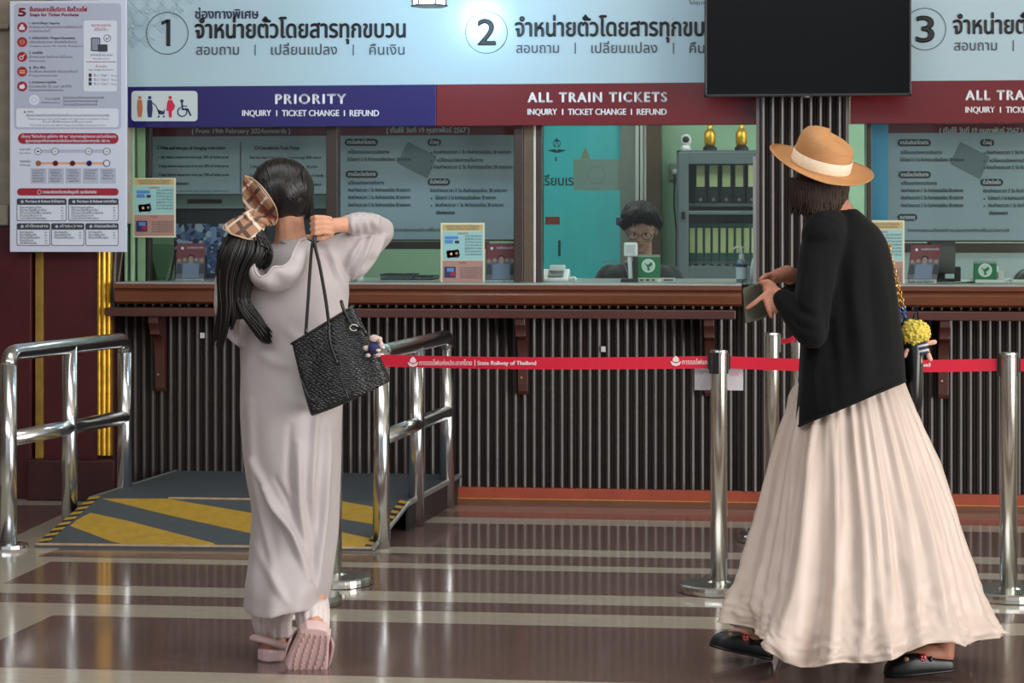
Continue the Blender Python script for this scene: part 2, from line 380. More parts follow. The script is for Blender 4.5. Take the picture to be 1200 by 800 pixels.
# ---- windows
YG = Y0+0.10
m_frm = mat('dark_brown_frame', (54, 42, 36), 0.4, var=0.15, vscale=10)
m_frm2 = mat('umber_frame', (88, 72, 56), 0.4, var=0.15, vscale=10)
m_grn = mat('pale_green_frame', (146, 176, 140), 0.5, var=0.1, vscale=12)
m_glass = glass_mat('window_glass', (0.93, 0.97, 0.96), 0.45)
def window(nm, x0, x1, bars, tp=140, bt=334, lip=True):
    w = structure(nm)
    za, zb = Z(bt, YG), Z(tp, YG)
    box(X(x0, YG), X(x1, YG), YG-0.003, YG+0.003, za, zb).build('pane', m_glass, w)
    for a, b, m, d, nme in bars: box(X(a, YG), X(b, YG), YG-d, YG+0.05, za, zb).build(nme, m, w, bevel=0.003)
    return w
window('window_1', 148, 385, [(147, 150, m_grn, 0.02, 'frame'), (154, 158, m_grn, 0.02, 'frame'), (172, 176, m_frm, 0.0, 'frame'), (161, 170, m_grn, 0.0, 'frame'), (384, 397, m_frm, 0.04, 'mullion')])
window('window_2', 397, 604, [(603, 614, m_frm, 0.04, 'mullion'), (614, 626, m_frm2, 0.03, 'mullion')])
w3 = window('window_3', 627, 890, [(626, 628.5, m_white_frame, 0.03, 'frame'), (628.5, 636, m_frm, 0.02, 'mullion')])
window('window_4', 992, 1345, [(1016, 1021.5, m_frm, 0.02, 'mullion')])
# ---- ticket office behind the glass
YB = Y0+3.0
m_off = mat('pale_green_wall', (150, 186, 156), 0.8, var=0.06, vscale=3)
m_off2 = mat('office_pale_wall', (150, 170, 158), 0.8)
m_grey = mat('office_grey', (120, 128, 122), 0.6)
of = structure('wall_office')
box(-7.5, 8, YB, YB+0.15, 0, 3.4).build('back_panel', m_off, of)
box(-7.5, -7.35, Y0+0.3, YB, 0, 3.4).build('side_panel', m_off, of)
box(7.85, 8.0, Y0+0.3, YB, 0, 3.4).build('side_panel', m_off, of)
box(-7.5, 8, Y0+0.3, YB, 2.95, 3.05).build('office_ceiling', m_ceil, of)
# door of the inner office: blue film on glass, with wording
m_blue = mat('blue_glass_film', (84, 190, 196), 0.25, var=0.08, vscale=1.2, stretch=(3, 1, 0.4))
YD = YB-0.12
dr = structure('door_1')
box(X(634, YD), X(728, YD), YD, YD+0.03, 0, Z(130, YD)).build('door_panel', m_blue, dr)
box(X(622, YD), X(636, YD), YD-0.02, YD+0.06, 0, 3).build('door_frame', m_frm, dr)
box(X(727, YD), X(745, YD), YD-0.02, YD+0.06, 0, 3).build('door_frame', m_grey, dr)
for a, b in ((745, 749), (750.5, 754), (755, 758)): box(X(a, YD), X(b, YD), YD-0.03, YD+0.04, 0, 3).build('door_frame_bead', m_white_frame, dr)
box(X(758, YD), X(775, YD), YD-0.05, YD+0.08, 0, 3).build('door_post', m_frm2, dr)
m_dk = mat('print_dark', (52, 60, 62), 0.6); m_red = mat('print_red', (168, 36, 44), 0.6); m_white = mat('print_white', (226, 228, 226), 0.5)
m_black = mat('print_black', (28, 28, 30), 0.6)
m_brick = mat('door_label_red', (130, 62, 50), 0.6); m_film = mat('frosted_patch', (124, 148, 142), 0.5)
p = front(YD)
p.text('กรุงเรียนเร', 612, 672, 217, 8, m_dk, bold=.25)
p.rect(672, 186.5, 727, 223, m_film); p.ring(699, 205, 10, 0.7, mat('film_mark', (104, 124, 120), .6), 2)
# winged emblem
p.ring(652.5, 168, 4.2, 0.9, m_dk); p.poly([(652.5, 161), (655, 166), (650, 166)], m_dk); p.line([(649, 172), (652.5, 167), (656, 172)], .8, m_dk)
p.poly([(641, 176), (651, 174.5), (652.5, 177), (654, 174.5), (664, 176), (655, 179), (650, 179)], m_dk); p.rect(650.6, 184, 652.4, 189, m_dk)
p.rect(639, 254, 656, 263, m_brick); p.rect(722, 255, 728, 264, mat('door_lock_purple', (70, 60, 110), .5))
p.poly([(680, 186), (686, 172), (692, 186)], mat('film_gold', (128, 140, 116), .6)); p.rect(654, 281.5, 657, 300, m_dk)
p.build(dr)
# wooden partition right of the pillar and blue panel
m_pblue = mat('partition_blue', (62, 140, 176), 0.3, var=0.1, vscale=4)
pt = structure('wall_partition')
box(X(1021, YG+.1), X(1041, YG+.1), YG+0.12, YG+0.15, Z(330, YG), Z(140, YG)).build('blue_panel', m_pblue, pt)
box(X(1013, YG+.3), X(1017.5, YG+.3), YG+0.3, YG+0.33, Z(334, YG+.3), 3).build('green_strip', m_grn, pt)

# ================================================================ COUNTERS
m_wood = mat('varnished_wood', (104, 56, 34), 0.32, spec=0.5, var=0.22, vscale=5, stretch=(0.4, 3, 3), coat=0.25)
m_wood2 = mat('dark_varnished_wood', (74, 37, 30), 0.38, var=0.25, vscale=5, stretch=(0.4, 3, 3), coat=0.15)
m_top = mat('grey_counter_stone', (152, 156, 150), 0.3, var=0.06, vscale=20)
m_brass = mat('screw', (190, 170, 140), 0.4, metal=0.8)
YF = Y0-0.15
def counter(x0, x1, xs0, xs1, brs, label):
    c = thing('counter', label, 'counter', (X((x0+x1)/2, YF), YF, 0))
    za = Z(337, YF); zt_ = za+0.022
    box(X(x0, YF), X(x1, YF), YF-0.005, YG+0.85, za, zt_).build('counter_top', m_top, c, bevel=0.004)
    # moulded wooden edge, profile in section
    zz0 = Z(358, YF); P = [(0.0, zt_-0.006), (-0.016, zt_-0.01), (-0.016, zt_-0.03), (0.006, zt_-0.038), (0.0, zt_-0.046), (-0.008, zt_-0.06), (0.0, zz0+0.012), (0.02, zz0), (0.17, zz0), (0.17, zt_-0.006)]
    mb = MB(); xa, xb = X(x0-0.5, YF), X(x1, YF); mb.prism([(xa, YF+q[0], q[1]) for q in P], (xb-xa, 0, 0)); mb.build('moulding', m_wood, c)
    ys = Y0-0.19; z1 = Z(362.5, ys); z0 = Z(373, ys)
    box(X(xs0, ys), X(xs1, ys), ys, Y0+0.05, z0, z1).build('lower_shelf', m_wood2, c, bevel=0.004)
    for bx in brs:
        xx = X(bx, Y0); D = 0.19; h = z0-Z(462, Y0)
        prof = [(0, 0), (-D*0.95, 0), (-D*0.95, -0.035)]+[(-D*(0.95-0.17*k/5-0.06*math.sin(PI*k/5)), -0.035-0.06*k/5) for k in range(1, 6)]+[(-D*(0.66-0.36*math.sin(PI/2*k/7)), -0.105-0.13*(1-math.cos(PI/2*k/7))) for k in range(8)]+[(-D*0.27, -h+0.02), (-D*0.2, -h), (0, -h)]
        b = MB().prism([(xx-0.026, Y0+0.02+q[0], z0+q[1]) for q in prof], (0.052, 0, 0)).build('bracket', m_wood2, c, bevel=0.003)
        for zq in (-0.2, -0.31): MB().ell((xx-0.008, Y0+0.02-D*0.28, z0+zq), (0.006, 0.004, 0.006), 8, 5).build('screw', m_brass, b)
    return c
counter(135, 869, 123, 862, [189, 613.5, 832], 'long varnished wooden ticket counter with grey top left of the fluted pillar')
counter(1016, 1340, 1000, 1340, [1105], 'varnished wooden ticket counter with grey top right of the fluted pillar')
for px_, py_, lab in ((707, 409, 'tiny white sticker on the ribbed cladding above the red belt'), (237, 393, 'tiny white sticker on the ribbed cladding beside the handbag woman\'s sleeve')):
    yq = Y0+0.012; q = onY(px_, py_, yq); o = MB().box(q.x-0.012, q.x+0.012, yq, yq+0.004, q.z-0.014, q.z+0.014).build('sticker', m_white); tag(o, lab, 'sticker')

# ================================================================ SIGNS ABOVE THE WINDOWS
m_sgn = mat('sign_acrylic_pale', (168, 193, 203), 0.22, spec=0.6, var=0.03, vscale=1.0)
m_sblue = mat('sign_blue', (28, 20, 92), 0.25, spec=0.6); m_sred = mat('sign_red', (104, 17, 26), 0.25, spec=0.6)
m_ptn = mat('sign_pattern_grey', (168, 190, 200), 0.3); m_ink = mat('sign_ink', (22, 24, 30), 0.5); m_ink2 = mat('sign_ink_grey', (66, 74, 84), 0.5)
m_lett = mat('sign_white_lettering', (226, 226, 232), 0.5)
YS = Y0+0.0
def sgn_top(): return Z(-60, YS)
def signboard(x0, x1, ya, yb, label, cols, plates):
    xa, xb = X(x0, YS), X(x1, YS)
    s = thing('signboard', label, 'signboard', ((xa+xb)/2, YS, Z(yb, YS, x0)))
    zb2 = onY(600, 147, YS).z; zm = onY(600, 98.6, YS).z
    box(xa, xb, YS, YS+0.08, zm, sgn_top()).build('header_panel', m_sgn, s, bevel=0.003)
    for a, b, m in cols: box(X(a, YS), X(b, YS), YS-0.002, YS+0.08, zb2, zm).build('colour_band', m, s, bevel=0.002, label='deep blue lower band' if m is m_sblue else 'red lower band')
    return s
s1 = signboard(148.5, 996, 98, 147, 'wide pale blue sign for ticket windows 1 and 2 with blue and red bands', [(149, 511, m_sblue), (511.4, 996, m_sred)], 0)
s2 = signboard(996.6, 1345, 98, 147, 'pale blue sign for ticket window 3 with red band, right of the pillar', [(996.8, 1345, m_sred)], 0)
p = front(YS-0.003)
# ornamental lattice in the corner
for i in range(6):
    for j in range(4):
        u, v = 156+i*17, -4+j*17
        if u+v*1.2 < 230: 
            p.line([(u, v-8), (u+8, v), (u, v+8), (u-8, v), (u, v-8)], 0.8, m_ptn, 1, 'lattice_pattern'); p.line([(u, v-4), (u+4, v), (u, v+4), (u-4, v), (u, v-4)], 0.7, m_ptn, 1, 'lattice_pattern')
def numeral(u, v, d, P):
    P.ring(u, v, 24.5, 0.7, m_ink, 1, 'printed_ring')
    if d == '1': P.poly([(u-1, v-16), (u+3.6, v-16.6), (u+3.6, v+15), (u-1, v+15)], m_ink, 2, 'lettering').poly([(u-7, v-13.5), (u-0.5, v-16.6), (u+2, v-13), (u-6.5, v-9.8)], m_ink, 2, 'lettering')
    elif d == '2': P.text('2', u-10, u+10.5, v+14.5, 30, m_ink, bold=.9)
    else: P.text('3', u-10, u+10.5, v+15, 30, m_ink, bold=.9)
numeral(196, 39, '1', p); numeral(570, 38, '2', p)
BIG = 'จำหน่ายตั๋วโดยสารทุกขบวน'
p.text('ช่องทางพิเศษ', 229, 303, 21.5, 7.5, mat('sign_ink_navy', (34, 32, 72), .5), bold=.35)
def row(P, x, w, yb_, sl=-0.004):
    P.text(BIG, x, x+w, yb_, 14.5, m_ink, bold=.75, slope=sl)
    k = w/246.0; y3 = yb_+19.5
    P.text('สอบถาม', x+1, x+51*k, y3, 8.2, m_ink2, bold=.12, slope=sl); P.rect(x+69.5*k, y3-12, x+70.7*k, y3+1, m_ink2)
    P.text('เปลี่ยนแปลง', x+89*k, x+166*k, y3, 8.2, m_ink2, bold=.12, slope=sl); P.rect(x+184.5*k, y3-12, x+185.7*k, y3+1, m_ink2)
    P.text('คืนเงิน', x+204*k, x+245*k, y3, 8.2, m_ink2, bold=.12, slope=sl)
row(p, 229, 246, 44.5); row(p, 604, 246, 42.5)
def engl(P, x0, x1, t, yb_, x2, x3, y2):
    P.text(t, x0, x1, yb_, 11, m_lett, bold=.65, spacing=1.25, slope=-.003)
    w = x3-x2; P.text('INQUIRY', x2, x2+w*.21, y2, 7, m_lett, bold=.3, slope=-.003); P.text('I', x2+w*.247, x2+w*.256, y2, 7, m_lett)
    P.text('TICKET CHANGE', x2+w*.291, x2+w*.708, y2, 7, m_lett, bold=.3, slope=-.003); P.text('I', x2+w*.743, x2+w*.752, y2, 7, m_lett); P.text('REFUND', x2+w*.787, x3, y2, 7, m_lett, bold=.3, slope=-.003)
engl(p, 323, 405, 'PRIORITY', 121.5, 284, 444, 136); engl(p, 619, 781, 'ALL TRAIN TICKETS', 119.5, 618.5, 781, 134.5)
p.text('ไปชุมพร-สุราษฎร์', 807, 860, 5, 3.2, m_ink2)
p.rrect(154, 106.5, 231.5, 142, 4, mat('pictogram_plate', (196, 206, 208), .3), 1, 'pictogram_plate')
mo = mat('monk_orange', (176, 104, 66), .5); mn = mat('picto_navy', (28, 40, 92), .5); mr = mat('picto_red', (196, 28, 68), .5)
def L(P, *a, **k): P.poly(*a, **k)
p.disc(163.8, 114.5, 2, mo, 3); p.poly([(161.2, 117), (166.4, 117), (167.3, 127), (166, 137), (161.8, 137), (160.6, 127)], mo, 3)
p.disc(175.5, 114.3, 2, mn, 3); p.poly([(172.8, 117), (178, 117), (179, 128), (177.8, 137.5), (173.4, 137.5), (172.4, 128)], mn, 3); p.line([(178, 120), (182.5, 123.5), (187, 133)], 1.1, mn, 3)
p.poly([(184.5, 128), (191.5, 130.5), (193.5, 127), (192.5, 134), (186, 134)], mn, 3); p.disc(186, 136.5, 1.2, mn, 3); p.disc(192, 136.5, 1.2, mn, 3)
p.disc(199.5, 114.3, 2.1, mr, 3); p.poly([(197, 117), (201.5, 117), (205.3, 124), (203.4, 129), (201.6, 130), (201.2, 137.5), (198, 137.5), (197.4, 130), (195, 129.5), (195.6, 122)], mr, 3)
p.disc(213.2, 118.3, 2, mn, 3); p.line([(213.2, 120.5), (214, 128), (220, 128), (223.5, 135.2)], 1.9, mn, 3); p.line([(213.6, 124.3), (219, 124.3)], 1.2, mn, 3); p.ring(213.6, 131, 5.3, 1.4, mn, 3, a0=-0.9, a1=4.4)
p.build(s1)
p = front(YS-0.003); numeral(1084, 34, '3', p); row(p, 1117.5, 246, 39.5); engl(p, 1132, 1294, 'ALL TRAIN TICKETS', 117, 1131.5, 1294, 132); p.build(s2)
# ================================================================ TELEVISION, NOTICE BOARD
m_tv = mat('screen_glass_black', (4, 5, 7), 0.14, spec=0.25); m_bez = mat('bezel_dark', (30, 30, 32), 0.35)
YT = Y0-0.30
tx0, tx1, tz0, tz1 = X(825.5, YT), X(1068, YT), Z(113, YT, 940), Z(-34, YT)
tv = thing('television', 'large switched-off black flat television mounted before the fluted pillar', 'television', ((tx0+tx1)/2, YT, tz0))
box(tx0+0.012, tx1-0.012, YT-0.004, YT+0.03, tz0+0.014, tz1-0.012).build('screen', m_tv, tv)
MB().box(tx0, tx1, YT-0.010, YT+0.05, tz0, tz0+0.014).box(tx0, tx1, YT-0.010, YT+0.05, tz1-0.012, tz1).box(tx0, tx0+0.012, YT-0.010, YT+0.05, tz0, tz1).box(tx1-0.012, tx1, YT-0.010, YT+0.05, tz0, tz1).build('bezel', m_bez, tv, bevel=0.003)
box(tx0+0.05, tx1-0.05, YT+0.05, YT+0.09, tz0+0.04, tz1-0.05).build('back_shell', m_bez, tv, bevel=0.01)
xm = X(945, YT); MB().box(xm-0.2, xm+0.2, YT+0.09, Y0-0.08, tz0+0.2, tz0+0.45).build('wall_mount', m_bez, tv)
MB().lathe([(0.0, 0), (0.018, 0.0), (0.016, -0.008), (0.0, -0.012)], (xm, YT, tz0+0.002), 12).build('sensor', mat('sensor', (120, 124, 130), .3, metal=.6), tv, label='small round grey sensor')

YN = Y0-0.22
m_brd = mat('notice_board_paper', (206, 213, 232), 0.4); m_bgrey = mat('notice_grey_field', (176, 184, 204), 0.4)
m_txt = mat('notice_text', (84, 84, 96), 0.6); m_dkred = mat('notice_red', (156, 30, 50), 0.5); m_char = mat('notice_charcoal', (58, 60, 68), 0.5)
m_bwhite = mat('notice_white_field', (214, 222, 236), 0.4); m_or = mat('notice_orange', (220, 160, 120), 0.5)
nb = thing('notice_board', 'tall white notice board of ticket purchase steps on the maroon pier', 'notice board', (X(80, YN), YN, Z(296, YN)))
MB().box(X(11.5, YN), X(148, YN), YN, YN+0.02, Z(296, YN), Z(-6, YN)).build('board', m_brd, nb, bevel=0.002)
for u_, v_ in ((30, 200), (125, 200), (125, 20)): MB().box(X(u_, YN), X(u_+4, YN), YN+0.02, YP+0.05, Z(v_, YN), Z(v_-10, YN)).build('hanger', m_bez, nb)
p = front(YN)
p.rrect(16.5, 4, 142, 151.5, 4, m_bgrey, 1); p.text('5', 21.5, 30, 18.7, 9, m_dkred, bold=.7)
p.text('ขั้นตอนการใช้บริการ ซื้อตั๋วรถไฟ', 35, 102, 13.5, 3.6, m_dkred, bold=.3); p.text('Steps for Ticket Purchase', 35, 92, 19, 3.6, m_dkred, bold=.25)
steps = [('1. สอบถามข้อมูล / Inquiries', 'ติดต่อสอบถามข้อมูลการเดินทางได้ที่เจ้าหน้าที่', 'ณ ช่องจำหน่ายตั๋ว'), ('2. เตรียมเอกสาร / Prepare Documents', 'เตรียมบัตรประชาชน หรือหนังสือเดินทาง', 'Prepare your ID Card, Passport'), ('3. จองที่นั่ง', 'เลือกขบวนรถ วันเดินทาง ชั้นโดยสาร', 'Select seat'), ('4. ชำระเงิน', 'ชำระเงินสด บัตรเครดิต หรือสแกนคิวอาร์', 'Payment'), ('5. ตรวจสอบความถูกต้อง', 'ตรวจสอบชื่อ วัน เวลา และที่นั่ง', 'ก่อนออกจากช่องจำหน่าย')]
for i, (a, b, c) in enumerate(steps):
    y = 32+i*17.3; p.disc(26, y, 5.9, m_dkred, 2)
    if i == 0: p.rect(22.5, y-.5, 29, y+3, m_bwhite, 3); p.disc(25.7, y-1.8, 1.8, m_bwhite, 3)
    elif i == 1: p.ring(26, y, 2.6, .7, m_or, 3); p.line([(24, y), (28, y)], .6, m_or, 3)
    elif i == 2: p.ring(25, y+1, 2, .9, m_bwhite, 3); p.line([(26, y), (29, y-3)], 1, m_bwhite, 3)
    elif i == 3: p.rect(22.5, y-2, 29.5, y-.4, m_or, 3); p.rect(22.5, y+.4, 29.5, y+2.4, m_or, 3)
    else: p.poly([(22.5, y-1), (28, y-3), (29.5, y+1), (27, y+3), (23, y+2.5)], m_bwhite, 3)
    p.text(a, 34, 34+[36, 54, 16, 19, 32][i], y-3.5, 2.0, m_char, bold=.12); p.text(b, 34, [96, 90, 85, 91, 84][i], y+1.2, 2.0, m_txt); p.text(c, 34, [59, 97, 53, 67, 74][i], y+5.6, 2.0, m_txt)
p.rrect(98, 24, 137, 107, 2.5, m_bwhite, 2)
p.text('สัมภาระของท่าน', 107, 130, 31, 2.2, m_dkred, 0, 3); p.text('ใส่ได้เท่าไร ?', 110.5, 126.5, 36, 2.2, m_dkred, 0, 3)
p.rrect(106.5, 44, 117.5, 60, 1.5, m_char, 3); p.rrect(107.8, 45.5, 116.2, 58.5, 1, m_bgrey, 4)
for k in range(4): p.rect(108.6+k*1.9, 46, 109.3+k*1.9, 58, m_char, 5)
p.rrect(115, 52, 126, 60.5, 1, m_char, 6); p.ring(125.7, 44.8, 4, .7, m_char, 3); p.line([(123.8, 44.6), (125.3, 46.4), (128, 42.6)], .8, m_char, 3)
p.text('สะพายเข้าขบวนรถ', 106, 132, 65.5, 1.9, m_char, 0, 3); p.text('40 x 60 x 25 cm', 109, 128, 69.5, 1.6, m_char, 0, 3); p.rect(101, 72.2, 136, 72.9, m_dkred, 3)
p.text('น้ำหนัก', 112, 125, 79, 1.9, m_dkred, 0, 3); p.text('Max Weight Per Person', 104, 133, 82.6, 1.7, m_char, 0, 3)
for k in range(3):
    y = 88+k*5; p.rect(103.8, y-1.5, 107.5, y+2, m_char, 3); p.rect(104.7, y-2.2, 106.6, y-1.5, m_char, 3); p.text('ชั้น %d / Class %d' % (k+1, k+1), 110, 127, y+1.4, 1.8, m_txt, 0, 3); p.text(['50 kg', '40 kg', '30 kg'][k], 130, 136.5, y+1.4, 1.7, m_txt, 0, 3)
p.disc(40, 117, 6, m_bwhite, 2); p.ring(40, 117, 2.8, .7, m_bgrey, 3)
p.text('ข้อควรปฏิบัติ', 53, 70, 117, 1.8, m_txt); p.text('Attention', 48, 70, 121, 1.8, m_txt)
for k, w in enumerate((122, 115, 114)): p.text('โปรดตรวจสอบตั๋วโดยสารและเงินทอนทุกครั้ง', 74, w, 115.5+k*4, 1.7, m_txt)
p.rrect(19, 127, 139, 149, 3, m_bwhite, 2)
p.text('คำเตือน', 32, 39, 132, 1.9, m_dkred, 0, 3); p.poly([(27.5, 132), (29, 129.5), (30.5, 132)], m_dkred, 3)
for k, (a, b) in enumerate(((31, 128), (33, 127), (50, 108), (35, 124))): p.text(['ผู้โดยสารต้องมีตั๋วโดยสารที่ถูกต้องก่อนขึ้นขบวนรถและแสดงบัตรประชาชนทุกครั้ง', 'Please keep your ticket and Passport for inspection at all times on board', 'ห้ามนำสิ่งผิดกฎหมายขึ้นขบวนรถ', 'The railway reserves the right to change the timetable without prior notice'][k], a, b, 136.3+k*3.7, 1.7, m_txt, 0, 3)
p.rrect(21, 156, 139, 168.5, 6, m_dkred, 1)
p.text('เด็กอายุ "ไม่เกินสี่ขวบ สูงไม่เกิน 100 ซม." เดินทางกับผู้ปกครอง ยกเว้นค่าโดยสาร', 25, 136, 161.3, 2.2, m_bwhite, .08); p.text('ผู้สูงอายุสัญชาติไทยอายุหกสิบปีขึ้นไปลดค่าโดยสารครึ่งราคาทุกชั้น 100 กม.', 30, 129, 166.5, 2.2, m_bwhite, .08)
p.rect(45, 175, 130, 179, m_bgrey, 1)
for x in (44.5, 64.5, 104, 125): p.disc(x, 177.3, 4.2, m_char, 2); p.disc(x, 177.3, 3.5, m_bwhite, 3); p.text('60' if x > 50 else '1', x-1.4, x+1.4, 178.3, 1.9, m_char, 0, 4)
for t, y in (('ระยะเวลา', 176), ('Day in Advance', 180), ('ค่าธรรมเนียม', 190), ('Charge', 194)): p.text(t, 23, 36, y, 1.7, m_txt)
p.rect(45, 190, 125, 192.6, m_or, 1)
for x, m in ((45, mat('n_brown', (150, 90, 50), .5)), (65, m_sred), (85, m_sred), (104.5, m_sblue), (125, m_bwhite)):
    if x == 125: p.disc(x, 191.3, 4.2, m_char, 2)
    p.disc(x, 191.3, 3.2, m, 3)
for k in range(5):
    x = 36+k*20.3; p.rect(x, 197, x+18.5, 215, m_bgrey, 1)
    for j in range(5 if k < 3 else 4): p.text(['วันเดินทาง', 'คืนเงินค่าโดยสาร', 'หักร้อยละ 20', 'ก่อนรถออก', 'ของราคาตั๋ว'][j], x+2+(j*k) % 3, x+16-(j+k) % 3, 200.2+j*3.2, 1.4, m_txt)
p.rrect(20, 220.5, 139, 229, 4, m_dkred, 1); p.ring(46, 225, 2.2, .5, m_bwhite, 2); p.text('รายละเอียดเกี่ยวกับข้อมูลตั๋ว และข้อบังคับ', 50, 113, 226.5, 2.4, m_bwhite, .12)
def tablebox(u0, v0, u1, v1, hh, title, n):
    p.rrect(u0-.4, v0, u1+.4, v1+.4, 2, m_char, 1); p.rrect(u0+.3, v0+.4, u1-.3, v1-.3, 2, m_bwhite, 2); p.rrect(u0, v0, u1, v0+hh, 1.8, m_char, 3)
    p.disc(u0+6, v0+hh/2, 1.8, m_bgrey, 4); p.text(title, u0+10, u1-2, v0+hh*.5+1, 2.2, m_bwhite, .1, 4)
    for j in range(n): p.text(['อัตราค่าธรรมเนียม', 'ตั๋วรถไฟชั้นหนึ่ง', 'ตั๋วรถไฟชั้นสอง', 'ตั๋วนอนปรับอากาศ', 'รถด่วนพิเศษทักษิณารัถย์'][j], u0+3, u0+(u1-u0)*(.5+.1*(j % 3)), v0+hh+4+j*3.2, 1.6, m_txt, 0, 4); p.text('%d.-' % (50+30*j), u1-6, u1-2, v0+hh+4+j*3.2, 1.5, m_txt, 0, 4)
tablebox(20, 232.5, 77.5, 258.5, 7.5, 'Purchase & Refund ตั๋วโดยสาร', 5); tablebox(80.5, 232.5, 138.5, 258.5, 7.5, 'Purchase & Refund รถนำเที่ยว', 5)
tablebox(20, 261.5, 58.3, 287.5, 7.5, 'ค่าโดยสาร', 5); tablebox(60.5, 261.5, 98.3, 287.5, 7.5, 'ค่าระวาง', 3); tablebox(100.5, 261.5, 138.5, 287.5, 7.5, 'ค่าธรรมเนียมอื่น', 3)
p.build(nb)

# ================================================================ INFORMATION BOARDS BEHIND THE GLASS
YI = Y0+0.42
m_ib = mat('info_board_grey', (138, 154, 162), 0.5, var=0.03, vscale=2); m_ibh = mat('info_header_maroon', (100, 38, 48), 0.5)
m_il = mat('info_lettering', (44, 52, 58), 0.6); m_ipill = mat('info_pill', (38, 40, 46), 0.5); m_iw = mat('info_white', (172, 178, 182), 0.5); m_tk = mat('info_ticket_print', (98, 112, 118), 0.6)
def infoboard(x0, x1, y1, label, frame=True):
    b = thing('information_board', label, 'information board', (X((x0+x1)/2, YI), YI, Z(y1, YI)))
    box(X(x0, YI), X(x1, YI), YI, YI+0.02, Z(y1, YI), Z(158, YI)).build('panel', m_ib, b)
    box(X(x0, YI), X(x1, YI), YI-0.002, YI+0.02, Z(158, YI), Z(147, YI)).build('header', m_ibh, b)
    box(X(x0, YI), X(x1, YI), YI-0.004, YI+0.022, Z(y1+2, YI), Z(y1, YI)).build('frame_rail', m_frm, b)
    for xx in (x0+10, x1-10): MB().tube([(X(xx, YI), YI+0.01, Z(147, YI)), (X(xx, YI), YI+0.01, 2.95)], 0.004, 6).build('hanging_rod', m_frm, b)
    return b
L1 = ['ไม่น้อยกว่า 3 วัน หักค่าธรรมเนียมร้อยละ 20 ของราคา', 'เปลี่ยนแปลงการเดินทาง', 'ก่อนกำหนดเวลา 1 วัน คิดค่าธรรมเนียม 20 ของราคา', 'ก่อนกำหนดเวลา 2 วัน คิดค่าธรรมเนียม 30 ของราคา', 'ก่อนกำหนดเวลา 3 วัน คิดค่าธรรมเนียม 50 ของราคา']
def thai_board(o, p, ox, oy):
    def pill(a, b, y, t): p.rrect(a+ox, y+oy, b+ox, y+8.3+oy, 4, m_ipill, 1); p.text(t, a+3+ox, b-3+ox, y+6+oy, 3.2, m_iw, .2, 2)
    pill(404, 443, 162.5, 'การคืนเงินค่าโดยสาร'); pill(405, 443, 200, 'การเลื่อนวันเดินทาง'); pill(404, 427, 250, 'หมายเหตุ'); pill(501, 517, 162.5, 'ตั๋วหมู่'); pill(501, 527.5, 209, 'ตั๋วสำหรับเด็ก')
    for a, b, y, k in ((408, 456, 180, 1), (407, 482, 188.5, 0), (408, 450, 216, 1), (408, 481, 224.5, 2), (408, 481, 233, 3), (408, 481, 242, 4)): p.text(L1[k], a+ox, b+ox, y+oy, 2.9, m_il, .12)
    for a, b, y, k in ((508, 599, 180, 2), (512, 566, 189.5, 1), (508, 600, 197.5, 3), (504, 594, 225, 4), (510, 581, 233.5, 0), (510, 590, 242, 2), (511, 533, 251, 1)):
        p.text(L1[k], a+ox, b+ox, y+oy, 2.9, m_il, .12)
    for y in (179, 188.5, 196.5, 232.5, 241): p.disc(505.5+ox, y+oy, 1, m_il, 2, n=8)
    p.text('อัตราค่าธรรมเนียมอาจเปลี่ยนแปลงได้ ตามระเบียบการเดินรถที่ประกาศใช้ในแต่ละปีของการรถไฟ', 416+ox, 535+ox, 271+oy, 2.6, m_il, .05)
    p.poly([(478+ox, 166+oy), (512+ox, 183+oy), (501+ox, 209+oy), (466+ox, 191+oy)], m_tk, 1, 'printed_ticket')
    p.text('( เริ่มใช้ วันที่ 19 กุมภาพันธ์ 2567 )', 453+ox, 550+ox, 155.3+oy*.6, 4.2, m_iw, .3)
b2 = infoboard(396, 603, 280.5, 'dark grey Thai fare board with maroon header hung behind window 2'); p = front(YI-0.003); thai_board(b2, p, 0, 0); p.build(b2)
b3 = infoboard(1041, 1248, 281, 'dark grey Thai fare board with maroon header behind the right-hand window 4'.replace('right-hand window 4', 'glass under sign number 3')); p = front(YI-0.003); thai_board(b3, p, 648, 0.5); p.build(b3)
b1 = infoboard(178, 385, 226.5, 'dark grey English fare board with two columns behind window 1'); p = front(YI-0.003)
p.text('( From 19th February 2024onwards )', 225, 340, 158-2, 5.5, m_iw, .25); p.rect(281.5, 166, 282.5, 226, m_il)
p.text('Fee and charges of changing train ticket', 191, 264, 175, 3.6, m_il, .25); p.ring(187, 173, 2, .9, m_il)
for k, t in enumerate(('1 day before departure time pay 30% of ticket price', '2 days before departure time pay 20% of ticket price', '3 days before departure time pay 10% of ticket price')): p.text(t, 186, 268, 185.5+k*10.3, 3.2, m_il, .1)
p.text('Condition', 190, 221, 216.5, 3.6, m_il, .25); p.text('Cancellation Train Ticket', 304, 351, 175, 3.6, m_il, .25); p.ring(300.5, 173, 2, .9, m_il)
for k, t in enumerate(('Not less than 3 days before departure get 80% refund', '2 days before departure time get 50% of price', 'Less than one day after time no refund made', 'Group ticket cancellation fee applied')): p.text(t, 293, [376, 372, 379, 376][k], 186+k*10.5, 3.2, m_il, .1)
p.text('The operator reserves the right to change without notice', 190, 268, 224.5, 2, m_il); p.build(b1)

